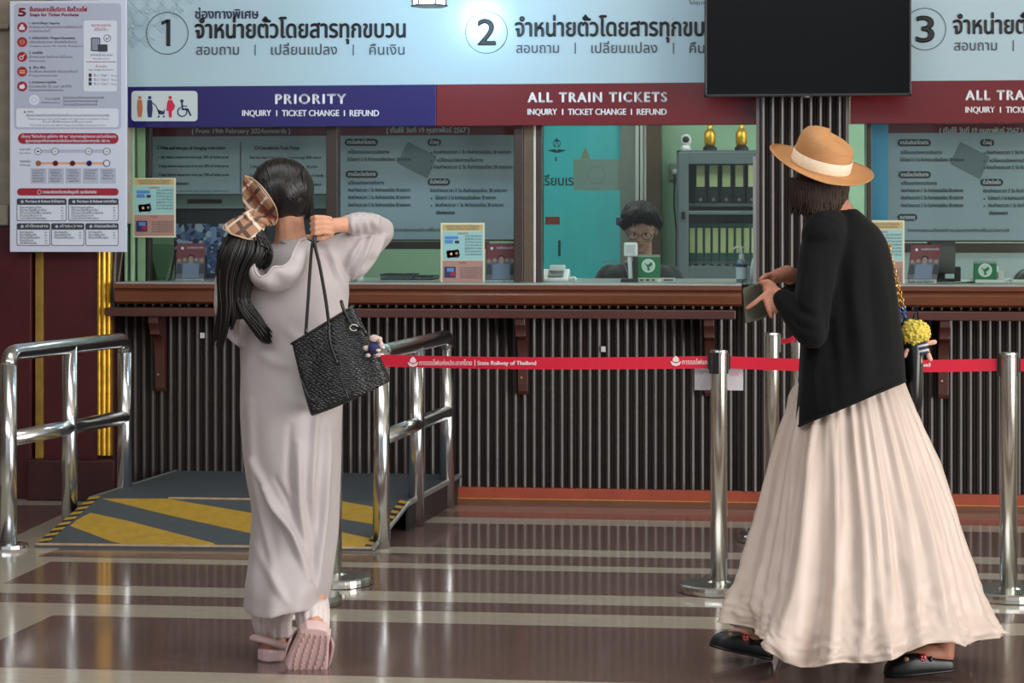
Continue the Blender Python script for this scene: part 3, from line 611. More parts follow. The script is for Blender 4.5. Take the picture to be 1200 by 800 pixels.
# wall shelf rail, black screen and things seen through window 1
m_rail = mat('pale_rail', (130, 148, 142), 0.6)
o = thing('wall_cabinet', 'pale grey-green cabinet with dark slot below the English fare board', 'cabinet', (X(290, Y0+.6), Y0+.6, Z(244, Y0+.6)))
box(X(178, Y0+.6), X(385, Y0+.6), Y0+.6, Y0+.9, Z(244, Y0+.6), Z(228, Y0+.6)).build('body', m_rail, o, bevel=.003)
box(X(220, Y0+.6), X(260, Y0+.6), Y0+.595, Y0+.605, Z(238, Y0+.6), Z(233, Y0+.6)).build('slot', m_black, o)
box(X(178, Y0+.7), X(385, Y0+.7), Y0+.65, Y0+.9, Z(262, Y0+.7), Z(244, Y0+.7)).build('recess_panel', mat('recess_dark', (30, 34, 38), .6), o)
def photo_mat(name, cols, sc):
    if name in MATS: return MATS[name]
    m = bpy.data.materials.new(name); m.use_nodes = True; nt = m.node_tree; b = nt.nodes['Principled BSDF']; b.inputs['Roughness'].default_value = .4
    tc = nt.nodes.new('ShaderNodeTexCoord'); v = nt.nodes.new('ShaderNodeTexVoronoi'); v.inputs['Scale'].default_value = sc; n = nt.nodes.new('ShaderNodeValToRGB'); n.color_ramp.interpolation = 'CONSTANT'
    sp = nt.nodes.new('ShaderNodeSeparateColor')
    nt.links.new(tc.outputs['Object'], v.inputs['Vector']); nt.links.new(v.outputs['Color'], sp.inputs[0]); nt.links.new(sp.outputs[0], n.inputs[0]); nt.links.new(n.outputs[0], b.inputs[0])
    while len(n.color_ramp.elements) < len(cols): n.color_ramp.elements.new(.5)
    for i, c in enumerate(cols): n.color_ramp.elements[i].position = i/len(cols); n.color_ramp.elements[i].color = (*lin(c), 1)
    MATS[name] = m; return m
m_crowd = photo_mat('crowd_photo_print', [(30, 36, 52), (70, 92, 130), (120, 142, 178), (24, 28, 40), (92, 112, 150), (160, 172, 190)], 34)
ZC = Z(337, YF)+0.022
ph = thing('poster', 'wide blue photograph poster of a crowd behind window 1', 'poster', (X(290, Y0+.62), Y0+.62, Z(336, Y0+.62)))
box(X(204, Y0+.62), X(300, Y0+.62), Y0+.62, Y0+.63, Z(300, Y0+.62), Z(262, Y0+.62)).build('photograph', m_crowd, ph)
box(X(204, Y0+.62), X(385, Y0+.62), Y0+.63, Y0+.66, ZC+.002, Z(262, Y0+.62)).build('backing_board', mat('backing_dark', (34, 38, 44), .6), ph)
for k, (a, b) in enumerate(((243, 256), (262, 270), (318, 380))): box(X(a, Y0+.6), X(b, Y0+.6), Y0+.6, Y0+.612, Z(321 if k < 2 else 330, Y0+.6), Z(284, Y0+.6)).build('photograph', photo_mat('blue_photo_print', [(40, 60, 100), (120, 150, 190), (60, 90, 140), (24, 30, 50)], 60), ph)
box(X(396, YB-.1), X(603, YB-.1), Y0+1.6, Y0+1.66, Z(292, Y0+1.6), Z(283, Y0+1.6)).build('trim_5', m_frm)['kind'] = 'structure'

# ---- paper posters, leaflets stuck on or standing behind the glass
m_pc = mat('poster_cream', (206, 206, 180), 0.5); m_pcy = mat('poster_cyan', (146, 190, 188), 0.5); m_pbr = mat('poster_salmon', (166, 128, 116), 0.5); m_ph = mat('poster_header', (190, 168, 110), 0.5)
m_pbl = mat('poster_blue', (80, 128, 190), .5); m_pnv = mat('poster_navy', (44, 46, 84), .5)
def fare_poster(u0, v0, u1, v1, label, clip=None):
    Yp = YG-0.010; o = thing('paper_poster', label, 'poster', (X((u0+u1)/2, Yp), Yp, Z(v1, Yp)), 'fare notices taped on the windows')
    box(X(u0, Yp), X(u1, Yp), Yp, Yp+0.002, Z(v1, Yp), Z(v0, Yp)).build('sheet', m_pc, o)
    p = front(Yp); w, h = u1-u0, v1-v0; g = lambda x, y: (u0+w*x, v0+h*y)
    p.rect(*g(.04, .03), *g(.96, .13), m_ph); p.text('มาตรการรับชำระค่าโดยสาร', *[g(.12, 0)[0], g(.88, 0)[0]], g(0, .075)[1], 2.1, m_txt); p.text('ด้วยบัตรเครดิตและบัตรสวัสดิการ', g(.15, 0)[0], g(.85, 0)[0], g(0, .115)[1], 1.7, m_txt)
    p.rect(*g(.04, .14), *g(.96, .61), m_pcy); p.text('บัตรสวัสดิการ', g(.38, 0)[0], g(.62, 0)[0], g(0, .19)[1], 1.9, m_dkred)
    for a, b, c, d, m in ((.09, .22, .40, .27, m_pbl), (.09, .28, .28, .34, m_pbl), (.32, .29, .42, .34, m_pnv), (.14, .45, .42, .57, m_char)): p.rrect(*g(a, b), *g(c, d), .8, m, 2)
    p.poly([g(.12, .47), g(.40, .43), g(.44, .54), g(.16, .58)], m_char, 2); p.disc(*g(.24, .51), 1.6, m_or, 3); p.disc(*g(.36, .5), 1.6, m_pbr, 3)
    for k in range(7): p.text(['รายละเอียดเงื่อนไข', 'ผู้มีสิทธิตามบัตร', 'ลดค่าโดยสารรถไฟ'][k % 3], g(.55, 0)[0], g(.93, 0)[0], g(0, .23+.05*k)[1], 1.5, m_txt)
    p.rect(*g(.04, .62), *g(.96, .97), m_pbr); p.rrect(*g(.08, .72), *g(.34, .9), .6, m_pnv, 2); p.rrect(*g(.14, .74), *g(.3, .8), .4, m_pbl, 3); p.rect(*g(.22, .8), *g(.32, .87), m_dkred, 3); p.text('หมายเหตุ', g(.42, 0)[0], g(.58, 0)[0], g(0, .67)[1], 1.8, m_dkred)
    for k in range(5): p.text('ชำระผ่านเครื่องรับบัตรได้ทุกสถานี', g(.44, 0)[0], g(.93, 0)[0], g(0, .75+.04*k)[1], 1.4, m_txt)
    p.build(o)
fare_poster(155.5, 207.5, 206, 278.5, 'coloured fare notice sheet taped high on window 1 beside the notice board')
fare_poster(516.5, 261, 568, 332.5, 'coloured fare notice sheet at the foot of window 2')
fare_poster(1008, 258, 1060, 336, 'coloured fare notice sheet behind the hat woman\'s gold chain')
m_lf = mat('leaflet_maroon', (122, 50, 60), .5); m_sk = mat('print_skin', (170, 130, 112), .5); m_sh = mat('print_shirt', (120, 132, 158), .5); m_lw = mat('print_caption', (186, 192, 190), .5); m_hair0 = mat('print_hair', (34, 28, 30), .5)
def leaflet(u0, v0, u1, v1, lean, label, two=False):
    Yp = YG+0.03; ul = lambda y: lean*(v1-y)/(v1-v0)
    base = onY((u0+u1)/2, v1, Yp); o = thing('photo_leaflet', label, 'leaflet', base, 'photo leaflets on the counter')
    p = Print((0, Yp, 0), (0, -1, 0)); g = lambda x, y: (u0+(u1-u0)*x+lean*(1-y), v0+(v1-v0)*y)
    q = [onY(*g(a, b), Yp+0.0015) for a, b in ((0, 1), (1, 1), (1, 0), (0, 0))]; MB().prism(q, (0, 0.0015, 0)).build('sheet', m_lf, o)
    p.poly([g(0, .42), g(1, .34), g(1, .88), g(0, .88)], mat('leaflet_grey_crowd', (104, 100, 110), .5), 1)
    for k in range(5): p.disc(*g(.1+.2*k, .42-.02*(k % 2)), 2.2, m_sk, 2, n=10); p.poly([g(.0+.2*k, .75), g(.05+.2*k, .5), g(.18+.2*k, .5), g(.24+.2*k, .75)], m_sh if k % 2 else m_char, 2)
    p.poly([g(.2, .86), g(.28, .55), g(.45, .47), g(.58, .47), g(.75, .55), g(.84, .86)], m_sh, 3); p.disc(*g(.52, .37), 4, m_hair0, 3, ry=5); p.disc(*g(.52, .4), 3.1, m_sk, 4, ry=4)
    p.disc(*g(.2, .12), 1.8, m_bwhite, 2, n=8); p.text('การรถไฟแห่งประเทศไทย', g(.35, .1)[0], g(.95, .1)[0], g(0, .13)[1], 1.8, m_bwhite)
    p.poly([g(0, .88), g(1, .88), g(1, 1), g(0, 1)], m_lw, 5); p.text('ยิ้มแย้ม แจ่มใส ใส่ใจบริการ', g(.06, .96)[0], g(.92, .96)[0], g(0, .965)[1], 2.2, m_char, .1, 6)
    p.build(o); return o
leaflet(205.5, 285, 238.5, 332.5, 2, 'maroon photo leaflet of a smiling person on the counter behind window 1')
leaflet(569, 285, 604, 334, .5, 'maroon photo leaflet beside the fare notice at window 2')
leaflet(1062, 287, 1097, 333, 6, 'tilted maroon photo leaflet behind the glass right of the chain strap')

# ================================================================ COUNTER-TOP ITEMS AND OFFICE FURNITURE
ZC = Z(337, YF)+0.022
m_plw = mat('white_plastic', (214, 216, 214), 0.4); m_blk = mat('black_plastic', (26, 27, 29), 0.45); m_greenc = mat('bank_green', (28, 112, 66), 0.45)
# acrylic tent sign by window 1
YA = YG+0.06; q = lambda u, v, Y=YA: onY(u, v, Y)
o = thing('acrylic_sign_stand', 'clear acrylic sign stand with olive card on the counter behind window 1', 'sign stand', q(180, 334))
mb = MB(); mb.prism([q(159, 333), q(173, 286), q(206, 286), q(192, 333)], (0, 0.004, 0)); mb.build('acrylic_panel', glass_mat('acrylic', (.75, .82, .78), 1.2), o)
mb = MB(); mb.prism([q(161, 331, YA+.03), q(174, 288, YA+.03), q(186, 331, YA+.03)], (0, 0.003, 0)); mb.build('card', mat('olive_card', (92, 94, 60), .6, var=.2, vscale=14), o)
mb = MB(); mb.tube([q(146, 296), q(146, 333), q(193, 336), q(200, 326), q(206, 292)], 0.007, 8); mb.build('cable_edge', m_blk, o)
o = box(X(151, YA), X(157, YA), YA, YA+.05, ZC, Z(297, YA)).build('white_bottle', m_plw, bevel=.01); tag(o, 'narrow white bottle at the left end of window 1', 'bottle')
# open mesh trays on the counter behind window 2
def tray(u0, u1, v0, label):
    Yt = YG+.35; a, b = X(u0, Yt), X(u1, Yt); zt = Z(v0, Yt)
    o = thing('document_tray', label, 'tray', ((a+b)/2, Yt, ZC)); d = .22
    MB().box(a, b, Yt, Yt+d, ZC, ZC+.006).build('base', m_blk, o); mb = MB()
    for s in range(14): xx = a+(b-a)*s/13; mb.box(xx-.0012, xx+.0012, Yt, Yt+.003, ZC, zt)
    mb.build('mesh_wall', mat('tray_mesh', (70, 80, 80), .5), o); MB().tube([(a, Yt, zt), (b, Yt, zt), (b, Yt+d, zt), (a, Yt+d, zt), (a, Yt, zt)], .004, 6).build('rim', m_blk, o)
    MB().box(a, a+.003, Yt, Yt+d, ZC, zt).box(b-.003, b, Yt, Yt+d, ZC, zt).box(a, b, Yt+d-.003, Yt+d, ZC, zt).build('side_wall', mat('tray_wall', (84, 100, 94), .5), o)
tray(446, 483, 322, 'wide dark mesh document tray on the counter in window 2'); tray(485, 507, 324, 'smaller dark mesh tray beside the fare notice in window 2')
o = thing('paper_cup', 'small white paper cup behind the raised elbow in window 2', 'cup', (X(421, YG+.25), YG+.25, ZC)); MB().lathe([(.0, 0), (.022, 0), (.03, .085), (.027, .085), (.02, .006), (0, .006)], o.location, 16).build('cup_wall', m_plw, o, smooth=False); MB().lathe([(.03, .083), (.033, .087), (.03, .09), (.027, .086)], o.location, 16).build('rim', m_plw, o)
# slip printers
def printer(u, label, W=.075):
    Yq = YG+.10; x = X(u, Yq); o = thing('card_reader', label, 'card reader', (x, Yq, ZC), 'white card readers on the counters')
    P = [(-.0, 0), (.13, 0), (.13, .055), (.10, .065), (.02, .018), (0, .016)]
    MB().prism([(x-W, Yq+a, ZC+b) for a, b in P], (2*W, 0, 0)).build('body', m_plw, o, bevel=.005)
    MB().obox((x+.005, Yq+.052, ZC+.046), Vector((1, 0, 0)), Vector((0, .86, .5)), Vector((0, -.5, .86)), .04, .035, .003).build('keypad', mat('keypad_grey', (120, 122, 126), .5), o)
    MB().tube([(x+W, Yq+.04, ZC+.015), (x+W+.03, Yq+.05, ZC+.02), (x+W+.04, Yq+.03, ZC+.006)], .008, 8).build('cord', m_plw, o); MB().tube([(x-W-.04, Yq+.05, ZC+.006), (x-W, Yq+.05, ZC+.012)], .010, 8).build('paper_strip', m_plw, o)
    MB().box(x-.03, x+.05, Yq+.06, Yq+.12, ZC+.055, ZC+.085).build('printer_head', m_plw, o, bevel=.004); return o
printer(649, 'white card reader on the counter below the blue glass door'); printer(1160, 'white card reader on the counter beside the green card holder, right of the hat woman')
# payment stand
x = X(739, YG+.08); Yq = YG+.08
o = thing('payment_stand', 'white payment stand with square head before the clerk', 'payment stand', (x, Yq, ZC))
MB().box(x-.05, x+.04, Yq-.03, Yq+.08, ZC, ZC+.018).build('base', m_blk, o, bevel=.004); MB().obox((x-.005, Yq+.02, ZC+.10), Vector((1, 0, .06)).normalized(), Vector((0, 1, 0)), Vector((-.06, 0, 1)).normalized(), .011, .006, .088).build('pole', m_plw, o, bevel=.002)
zz = Z(292, Yq); MB().box(x-.036, x+.036, Yq-.006, Yq+.016, zz-.036, zz+.036).build('head', m_plw, o, bevel=.008); MB().box(x-.022, x+.022, Yq-.008, Yq-.004, zz-.022, zz+.022).build('pad', mat('pad_white', (190, 192, 190), .5), o)
MB().box(x+.012, x+.035, Yq+.0, Yq+.05, ZC, ZC+.13).build('dark_cradle', m_blk, o)
def green_holder(u0, u1, v0, v1, label, boxes=True):
    Yq = YG+.12; a, b = X(u0, Yq), X(u1, Yq); z0, z1 = Z(v1, Yq), Z(v0, Yq)
    o = thing('card_holder', label, 'card holder', ((a+b)/2, Yq, ZC)); MB().box(a, b, Yq, Yq+.012, ZC, z1).build('plate', m_greenc, o, bevel=.002); MB().box(a, b, Yq-.001, Yq+.013, z1-.006, z1+.006).build('top_edge', m_rail, o)
    p = front(Yq-.001); cu, cv = (u0+u1)/2, (v0+v1)/2-.5; p.disc(cu, cv, 8, m_white, 1); p.disc(cu, cv, 7, mat('badge_pale', (188, 206, 196), .5), 2)
    p.poly([(cu-5, cv-4), (cu-1, cv-1), (cu+4, cv-4.5), (cu+5, cv-1), (cu+1, cv+2), (cu+2, cv+5.5), (cu-1, cv+5.5), (cu-1.5, cv+1.5)], m_greenc, 3, 'emblem'); p.build(o)
green_holder(746, 773.5, 299.5, 324, 'green card holder with round white emblem before the clerk'); green_holder(1141, 1168, 306, 328, 'green card holder with round white emblem behind the glass at far right')
Yq = YG+.09; a, b = X(746, Yq), X(791, Yq); o = thing('ticket_box', 'low cream box with printed panels in front of the clerk', 'box', ((a+b)/2, Yq, ZC)); MB().box(a, b, Yq, Yq+.03, ZC, Z(325, Yq)).build('body', mat('cream_card', (176, 182, 168), .6), o, bevel=.002)
p = front(Yq); 
for u, v, w, h, m in ((750, 327, 4, 2, m_char), (757, 327, 4, 2, m_char), (764, 327, 3, 2, m_char), (770, 326.5, 5, 4, m_plw), (778, 327, 11, 2, m_txt), (749, 332, 5, 3, m_pbl), (764, 331, 8, 2.4, m_pbl), (776, 331.5, 12, 1, m_txt), (776, 334, 12, 1, m_txt)): p.rect(u, v, u+w, v+h, m)
p.build(o)
# hand sanitiser
x = X(869, YG+.1); Yq = YG+.1; o = thing('sanitiser_bottle', 'clear pump bottle of hand sanitiser on the counter left of the pillar', 'bottle', (x, Yq, ZC)); hz = Z(303, Yq)-ZC
MB().lathe([(0, 0), (.026, 0), (.028, .01), (.028, hz*.82), (.02, hz*.95), (.012, hz), (0, hz)], (x, Yq, ZC), 18).build('bottle', mat('clear_gel', (150, 176, 184), .12, trans=.6), o, smooth=True)
MB().lathe([(.0285, hz*.15), (.0288, hz*.15), (.0288, hz*.66), (.0285, hz*.66)], (x, Yq, ZC), 18).build('label', mat('gel_label', (196, 206, 214), .5), o); MB().lathe([(.0292, hz*.66), (.0292, hz*.78), (.028, hz*.78)], (x, Yq, ZC), 18).build('label_band', m_pnv, o)
MB().lathe([(.014, hz), (.014, hz+.025), (.005, hz+.027), (.005, hz+.055), (.012, hz+.056), (.012, hz+.066), (0, hz+.067)], (x, Yq, ZC), 12).tube([(x, Yq, ZC+hz+.061), (x-.035, Yq-.01, ZC+hz+.060), (x-.04, Yq-.012, ZC+hz+.052)], .005, 8).build('pump', m_plw, o)
x = X(888, YG+.3); o = MB().lathe([(0, 0), (.03, 0), (.03, .07), (.018, .12), (.0, .13)], (x-.01, YG+.3, ZC), 14).build('cup', m_plw, smooth=True); tag(o, 'rounded white cup on the counter against the pillar', 'cup')
# dark monitor behind window 4
Yq = Y0+.5; a, b = X(1089, Yq), X(1117, Yq); o = thing('monitor', 'back of a dark monitor on the counter behind the tilted leaflet', 'monitor', ((a+b)/2, Yq, ZC)); MB().obox(((a+b)/2, Yq, (ZC+Z(281, Yq))/2+.02), Vector((1, .5, 0)).normalized(), Vector((-.5, 1, 0)).normalized(), UP, (b-a)/2*1.2, .02, (Z(281, Yq)-ZC)/2-.02).build('shell', m_blk, o, bevel=.004); MB().box((a+b)/2-.07, (a+b)/2+.07, Yq-.05, Yq+.1, ZC, ZC+.015).box((a+b)/2-.02, (a+b)/2+.02, Yq+.0, Yq+.04, ZC, ZC+.1).build('stand', m_blk, o)
Yq = Y0+.55; a, b = X(1119, Yq), X(1126, Yq); o = MB().box(a, b, Yq, Yq+.05, ZC, Z(311, Yq)).build('speaker', m_blk, bevel=.004); tag(o, 'small black speaker beside the dark monitor', 'speaker')
o = MB().tube([onY(1060, 336, YG+.06), onY(1085, 333, YG+.07), onY(1110, 333, YG+.08), onY(1140, 331, YG+.09)], .006, 8).build('cable', m_blk, smooth=True); tag(o, 'black cable lying along the counter behind window 3', 'cable')
# pale screen/partition behind
Yq = Y0+1.6; a = X(1120, Yq); s = structure('trim_6'); box(a-.4, X(1360, Yq), Yq, Yq+.03, .8, Z(295, Yq)).build('partition_panel', mat('partition_pale', (150, 168, 168), .6), s); box(X(1055, Yq), X(1360, Yq), Yq-.01, Yq+.04, Z(295, Yq), Z(284, Yq)).build('rail', m_frm, s)
# dark chair back at extreme right
Yq = Y0+1.6; c = onY(1204, 345, Yq); o = thing('office_chair', 'black office chair back cut by the frame behind the window at far right', 'chair', (c.x, Yq, 0)); MB().ell((c.x, Yq, c.z+.02), (.09, .05, .13), 18, 12).build('backrest', m_blk, o, smooth=True); MB().tube([(c.x, Yq, .1), (c.x, Yq, c.z-.02)], .025, 10).build('column', m_blk, o); MB().lathe([(0, 0), (.26, 0), (.26, .03), (.05, .1), (0, .1)], (c.x, Yq, 0), 20).build('base', m_blk, o); MB().box(c.x-.22, c.x+.22, Yq-.4, Yq, .45, .52).build('seat', m_blk, o, bevel=.02)
# steel cabinet with glazed doors, binders
YK = Y0+2.3; m_cab = mat('steel_cabinet_grey', (92, 104, 106), 0.4, var=.06, vscale=6); m_cabi = mat('cabinet_inside', (52, 44, 40), .7)
def KX(u): return X(u, YK)
def KZ(v): return Z(v, YK)
cb = thing('steel_cabinet', 'grey steel cabinet with glazed doors full of binders against the office wall', 'cabinet', (KX(845), YK, 0))
x0, x1, zt = KX(793), KX(925), KZ(177)
MB().box(x0, x0+.02, YK, YK+.45, 0, zt).box(x1-.02, x1, YK, YK+.45, 0, zt).box(x0, x1, YK, YK+.45, zt-.02, zt).box(x0, x1, YK+.43, YK+.45, 0, zt).box(x0, x1, YK, YK+.45, 0, .06).box(x0+.02, x1-.02, YK+.05, YK+.44, KZ(309), KZ(306)).build('body', m_cab, cb)
MB().box(x0+.02, x1-.02, YK+.42, YK+.43, .06, zt-.02).build('back_lining', m_cabi, cb)
for v in (220, 296.5): MB().box(x0+.02, x1-.02, YK+.04, YK+.43, KZ(v+22)-.0, KZ(v+22)+.02).build('shelf', m_cab, cb)
dr_ = MB(); a, b, c, d = KX(795), KX(888), KZ(336), KZ(179)
dr_.box(a, KX(807), YK-.02, YK, c, d).box(KX(807), KX(884), YK-.02, YK, KZ(193), d).box(KX(807), KX(884), YK-.02, YK, c, KZ(311)).box(KX(884), b, YK-.02, YK, c, d).box(KX(807), KX(884), YK-.02, YK, KZ(251.5), KZ(247))
dd = dr_.build('door', m_cab, cb, bevel=.004); MB().box(KX(807), KX(884), YK-.012, YK-.008, KZ(311), KZ(193)).build('pane', glass_mat('cabinet_glass', (.93, .96, .95), .5), dd); MB().box(KX(799), KX(803), YK-.03, YK-.02, KZ(257), KZ(248)).build('handle', m_blk, dd)
m_bind = mat('binder_black', (34, 32, 34), .5); m_bindg = mat('binder_teal', (44, 84, 76), .5); m_lab = mat('binder_label', (214, 218, 160), .6)
def binder(u0, u1, v0, v1, lz0, lz1, m, label, group):
    xa, xb = KX(u0), KX(u1); o = thing('ring_binder', label, 'binder', ((xa+xb)/2, YK+.08, KZ(v1)), group)
    MB().box(xa, xb, YK+.06, YK+.33, KZ(v1), KZ(v0)).build('cover', m, o, bevel=.003); e = (xb-xa)*.14; MB().box(xa+e, xb-e, YK+.057, YK+.061, KZ(lz1), KZ(lz0)).build('spine_label', m_lab, o); w = (xb-xa)/2
    MB().lathe([(.004, -.002), (.012, -.002), (.012, .002), (.004, .002)], ((xa+xb)/2, YK+.056, KZ(v1)+.04), 10, (Vector((1, 0, 0)), UP, Vector((0, -1, 0)))).build('finger_ring', mat('ring_metal', (150, 150, 140), .3, metal=.8), o)
nth = ['first', 'second', 'third', 'fourth', 'fifth', 'sixth', 'seventh', 'eighth', 'ninth']
for k in range(5): binder(814+k*15.2, 827+k*15.2, 190, 241.5, 194, 219, m_bind, 'black binder with pale spine, %s from the left on the cabinet\'s upper shelf' % nth[k], 'binders on the upper shelf')
for k in range(9): binder(806.5+k*9.1, 815+k*9.1, 262, 317.5, 267, 296, m_bindg, 'teal binder with pale spine, %s from the left on the cabinet\'s lower shelf' % nth[k], 'binders on the lower shelf')
def trophy(u, label):
    x = X(u, YK+.1); o = thing('gold_trophy', label, 'trophy', (x, YK+.1, zt), 'trophies on the steel cabinet'); L0 = (x, YK+.1, zt)
    MB().lathe([(0, 0), (.042, 0), (.042, .02), (.03, .03), (0, .03)], L0, 16).build('base', m_blk, o); MB().lathe([(.028, .03), (.036, .05), (.036, .11), (.022, .13), (.012, .14), (.016, .155), (.008, .17), (0, .17)], L0, 18).build('cup', m_gold, o, smooth=True); MB().ell((x, YK+.1, zt+.19), (.017, .017, .02), 12, 8).lathe([(.014, .205), (.004, .22), (.006, .25), (0, .26)], L0, 10).build('finial', m_gold, o, smooth=True)
trophy(832, 'gold trophy on the steel cabinet nearer the white camera'); trophy(869, 'gold trophy on the steel cabinet next to the pillar')
x = X(804, YK+.1); o = thing('security_camera', 'white security camera with black eye on top of the steel cabinet', 'camera', (x, YK+.1, zt)); MB().lathe([(0, 0), (.034, 0), (.03, .03), (.02, .034), (0, .034)], (x, YK+.1, zt), 16).build('base', m_plw, o, smooth=True); MB().ell((x, YK+.1, zt+.065), (.034, .034, .04), 16, 12).build('head', m_plw, o, smooth=True); MB().ell((x, YK+.072, zt+.07), (.021, .012, .021), 14, 8).build('lens', m_blk, o, smooth=True)
Yw = YB-.03; x = X(789, Yw); o = thing('wall_socket', 'grey wall socket box with a hanging cord left of the steel cabinet', 'socket', (x, Yw, Z(212, Yw))); MB().box(X(784, Yw), X(795, Yw), Yw, YB, Z(212, Yw), Z(192, Yw)).build('box', m_grey, o, bevel=.004); MB().ell((x+.01, Yw-.01, Z(202, Yw)), (.02, .02, .02), 10, 8).build('plug', m_plw, o); MB().tube([(x+.01, Yw-.02, Z(204, Yw)), (x+.005, Yw-.01, Z(240, Yw)), (x+.02, Yw-.01, Z(270, Yw)), (x+.02, Yw-.01, Z(330, Yw))], .005, 6).build('cord', m_blk, o)

# ================================================================ RAMP
m_rub = mat('grey_rubber', (76, 82, 86), 0.6, var=.1, vscale=12, bump=.2, bscale=60); m_yl = mat('yellow_tape', (190, 150, 48), 0.5, var=.14, vscale=16); m_bt = mat('black_tape', (36, 38, 40), .5); m_wood3 = mat('raw_wood_edge', (176, 150, 118), .7, var=.2, vscale=20); m_alu = mat('aluminium_edge', (180, 180, 176), .35, metal=.7)
HZ = 0.142
c00, c10 = flo(41, 638.5, 0.012), flo(437, 643, 0.012); c01 = flo(105, 583, HZ); nr = (c10-c00).cross(c01-c00).normalized(); c11 = onP(478.5, 588, c00, nr); yk = Y0+.04
b01, b11 = Vector((flo(190, 558, HZ).x, yk, HZ)), Vector((flo(516, 573, HZ).x, Y0+.04, HZ))
rp = thing('access_ramp', 'low access ramp with yellow and grey diagonal stripes at the priority window', 'ramp', (c00.x+(c10.x-c00.x)/2, c00.y, 0))
dn = Vector((0, 0, -.012))
MB().prism([c00, c10, c11, c01], dn).build('ramp_plate', m_rub, rp); MB().prism([c01, c11, b11, b01], dn).build('deck', m_rub, rp)
def zero(v, z=0.0): return Vector((v.x, v.y, z))
MB().prism([c11+dn, b11+dn, zero(b11), zero(c11)], Vector((-.012, 0, 0))).build('gap_shade_board', m_bt, rp)  # black sheet standing in for the shaded open gap below the deck
MB().prism([c01+dn, b01+dn, zero(b01), zero(c01)], Vector((.012, 0, 0))).build('gap_shade_board', m_bt, rp)
MB().prism([c00+dn, c01+dn, zero(c01), zero(c00)], Vector((.012, 0, 0))).build('gap_shade_board', m_bt, rp)
for a_e, b_e, r_e in ((c11+Vector((0, 0, -.006)), b11+Vector((0, 0, -.006)), .014), (c10, c11+Vector((0, 0, -.006)), .010), (c01, b01, .006)): MB().tube([a_e, b_e], r_e, 8).build('metal_edge', m_alu, rp)
for t in (.2, .55): 
    q = c10.lerp(c11, t); MB().box(q.x-.06, q.x-.02, q.y, q.y+.05, 0, max(.015, q.z-.012)).build('foot', m_alu, rp)
MB().tube([c00+Vector((0, .01, .0)), c10+Vector((0, .01, .0))], .009, 8).build('front_lip', m_wood3, rp); MB().tube([c01.lerp(c11, .25)+Vector((0, 0, .002)), c01.lerp(c11, .66)+Vector((0, 0, .002))], .007, 6).build('worn_edge', m_wood3, rp)
p = Print(c00, nr)
for poly in ([(119, 584), (196, 584), (308, 603), (437, 631), (437, 642.5), (392, 642), (300, 626), (200, 604)], [(106, 600.5), (150, 610), (250, 636), (255, 640), (150, 638.5), (130, 634), (82, 616), (90, 609)], [(322, 585), (398, 586.6), (437, 593.5), (437, 614), (396, 607)]):
    p.poly(poly, m_yl, 1, 'yellow_stripe')
for k in range(9):                              # hazard tape on both sloping edges
    for (a, b, w) in ((c00, c01, 1), (c10, c11, -1)):
        t0, t1 = k/9, (k+.5)/9; e = (c10-c00).normalized()*(.045*w); lift = nr*.0012*(1 if nr.z > 0 else -1)
        for s_, m_, off in ((0, m_bt, 0), (.5/9, m_yl, 0)):
            q0, q1 = a.lerp(b, t0+s_), a.lerp(b, t1+s_); sk = (b-a)*(.3/9); MB().prism([q0+lift, q0+e+sk+lift, q1+e+sk+lift, q1+lift], lift).build('tape_yellow' if m_ is m_yl else 'tape_black', m_, rp)
p.build(rp)

# ================================================================ HANDRAILS AND QUEUE POSTS
m_chr = mat('polished_steel', (214, 216, 218), 0.19, metal=1.0)
m_chr2 = mat('brushed_steel_post', (214, 213, 208), 0.22, metal=1.0)
ZR = 0.868
def handrail(A, B, base_z, label, flange, rB):
    M_ = (A+B)/2; o = thing('handrail', label, 'handrail', (A.x, A.y, 0)); r = 0.037; d = (B-A).normalized(); top = ZR-.0
    for i, q in enumerate((A, M_, B)):
        tp = top if i == 1 else top-.05; z0 = base_z[i]
        MB().tube([(q.x, q.y, z0), (q.x, q.y, tp)], r, 24).build('post', m_chr, o, smooth=True)
    pts = []
    for k in range(6): a = PI/2*k/5; pts.append(Vector((A.x, A.y, top-.06))+d*(.06-.06*math.cos(a))+UP*(.06*math.sin(a)))
    for k in range(6): a = PI/2*k/5; pts.append(Vector((B.x, B.y, top-.06))-d*(.06-.06*math.cos(PI/2-a))+UP*(.06*math.sin(PI/2-a)))
    MB().tube(pts, r, 24).build('top_rail', m_chr, o, smooth=True)
    zm = .487; MB().tube([Vector((A.x, A.y, zm)), Vector((B.x, B.y, zm))], r*.95, 20).build('middle_rail', m_chr, o, smooth=True)
    if flange: MB().lathe([(0.036, 0), (.085, 0), (.088, .008), (.085, .022), (.05, .027), (.036, .027)], (A.x, A.y, 0), 28).build('base_flange', m_chr, o)
def fd(px, d): v = at(px, 260, d); return Vector((v.x, v.y, 0))
handrail(fd(10, 1.45*FPX/383), fd(146, 1.45*FPX/344), (0, 0, 0), 'polished steel handrail on the left of the ramp beside the maroon pier', True, 0)
handrail(fd(447, 1.45*FPX/382), fd(524, 1.45*FPX/335), (0, 0, 0), 'polished steel handrail on the side of the ramp behind the black handbag', False, 0)
m_belt = mat('red_belt', (208, 16, 52), .7, bump=.3, bscale=300); m_bp = mat('belt_print', (236, 214, 216), .6); m_cas = mat('belt_cassette', (34, 36, 38), .35)
HP = .947
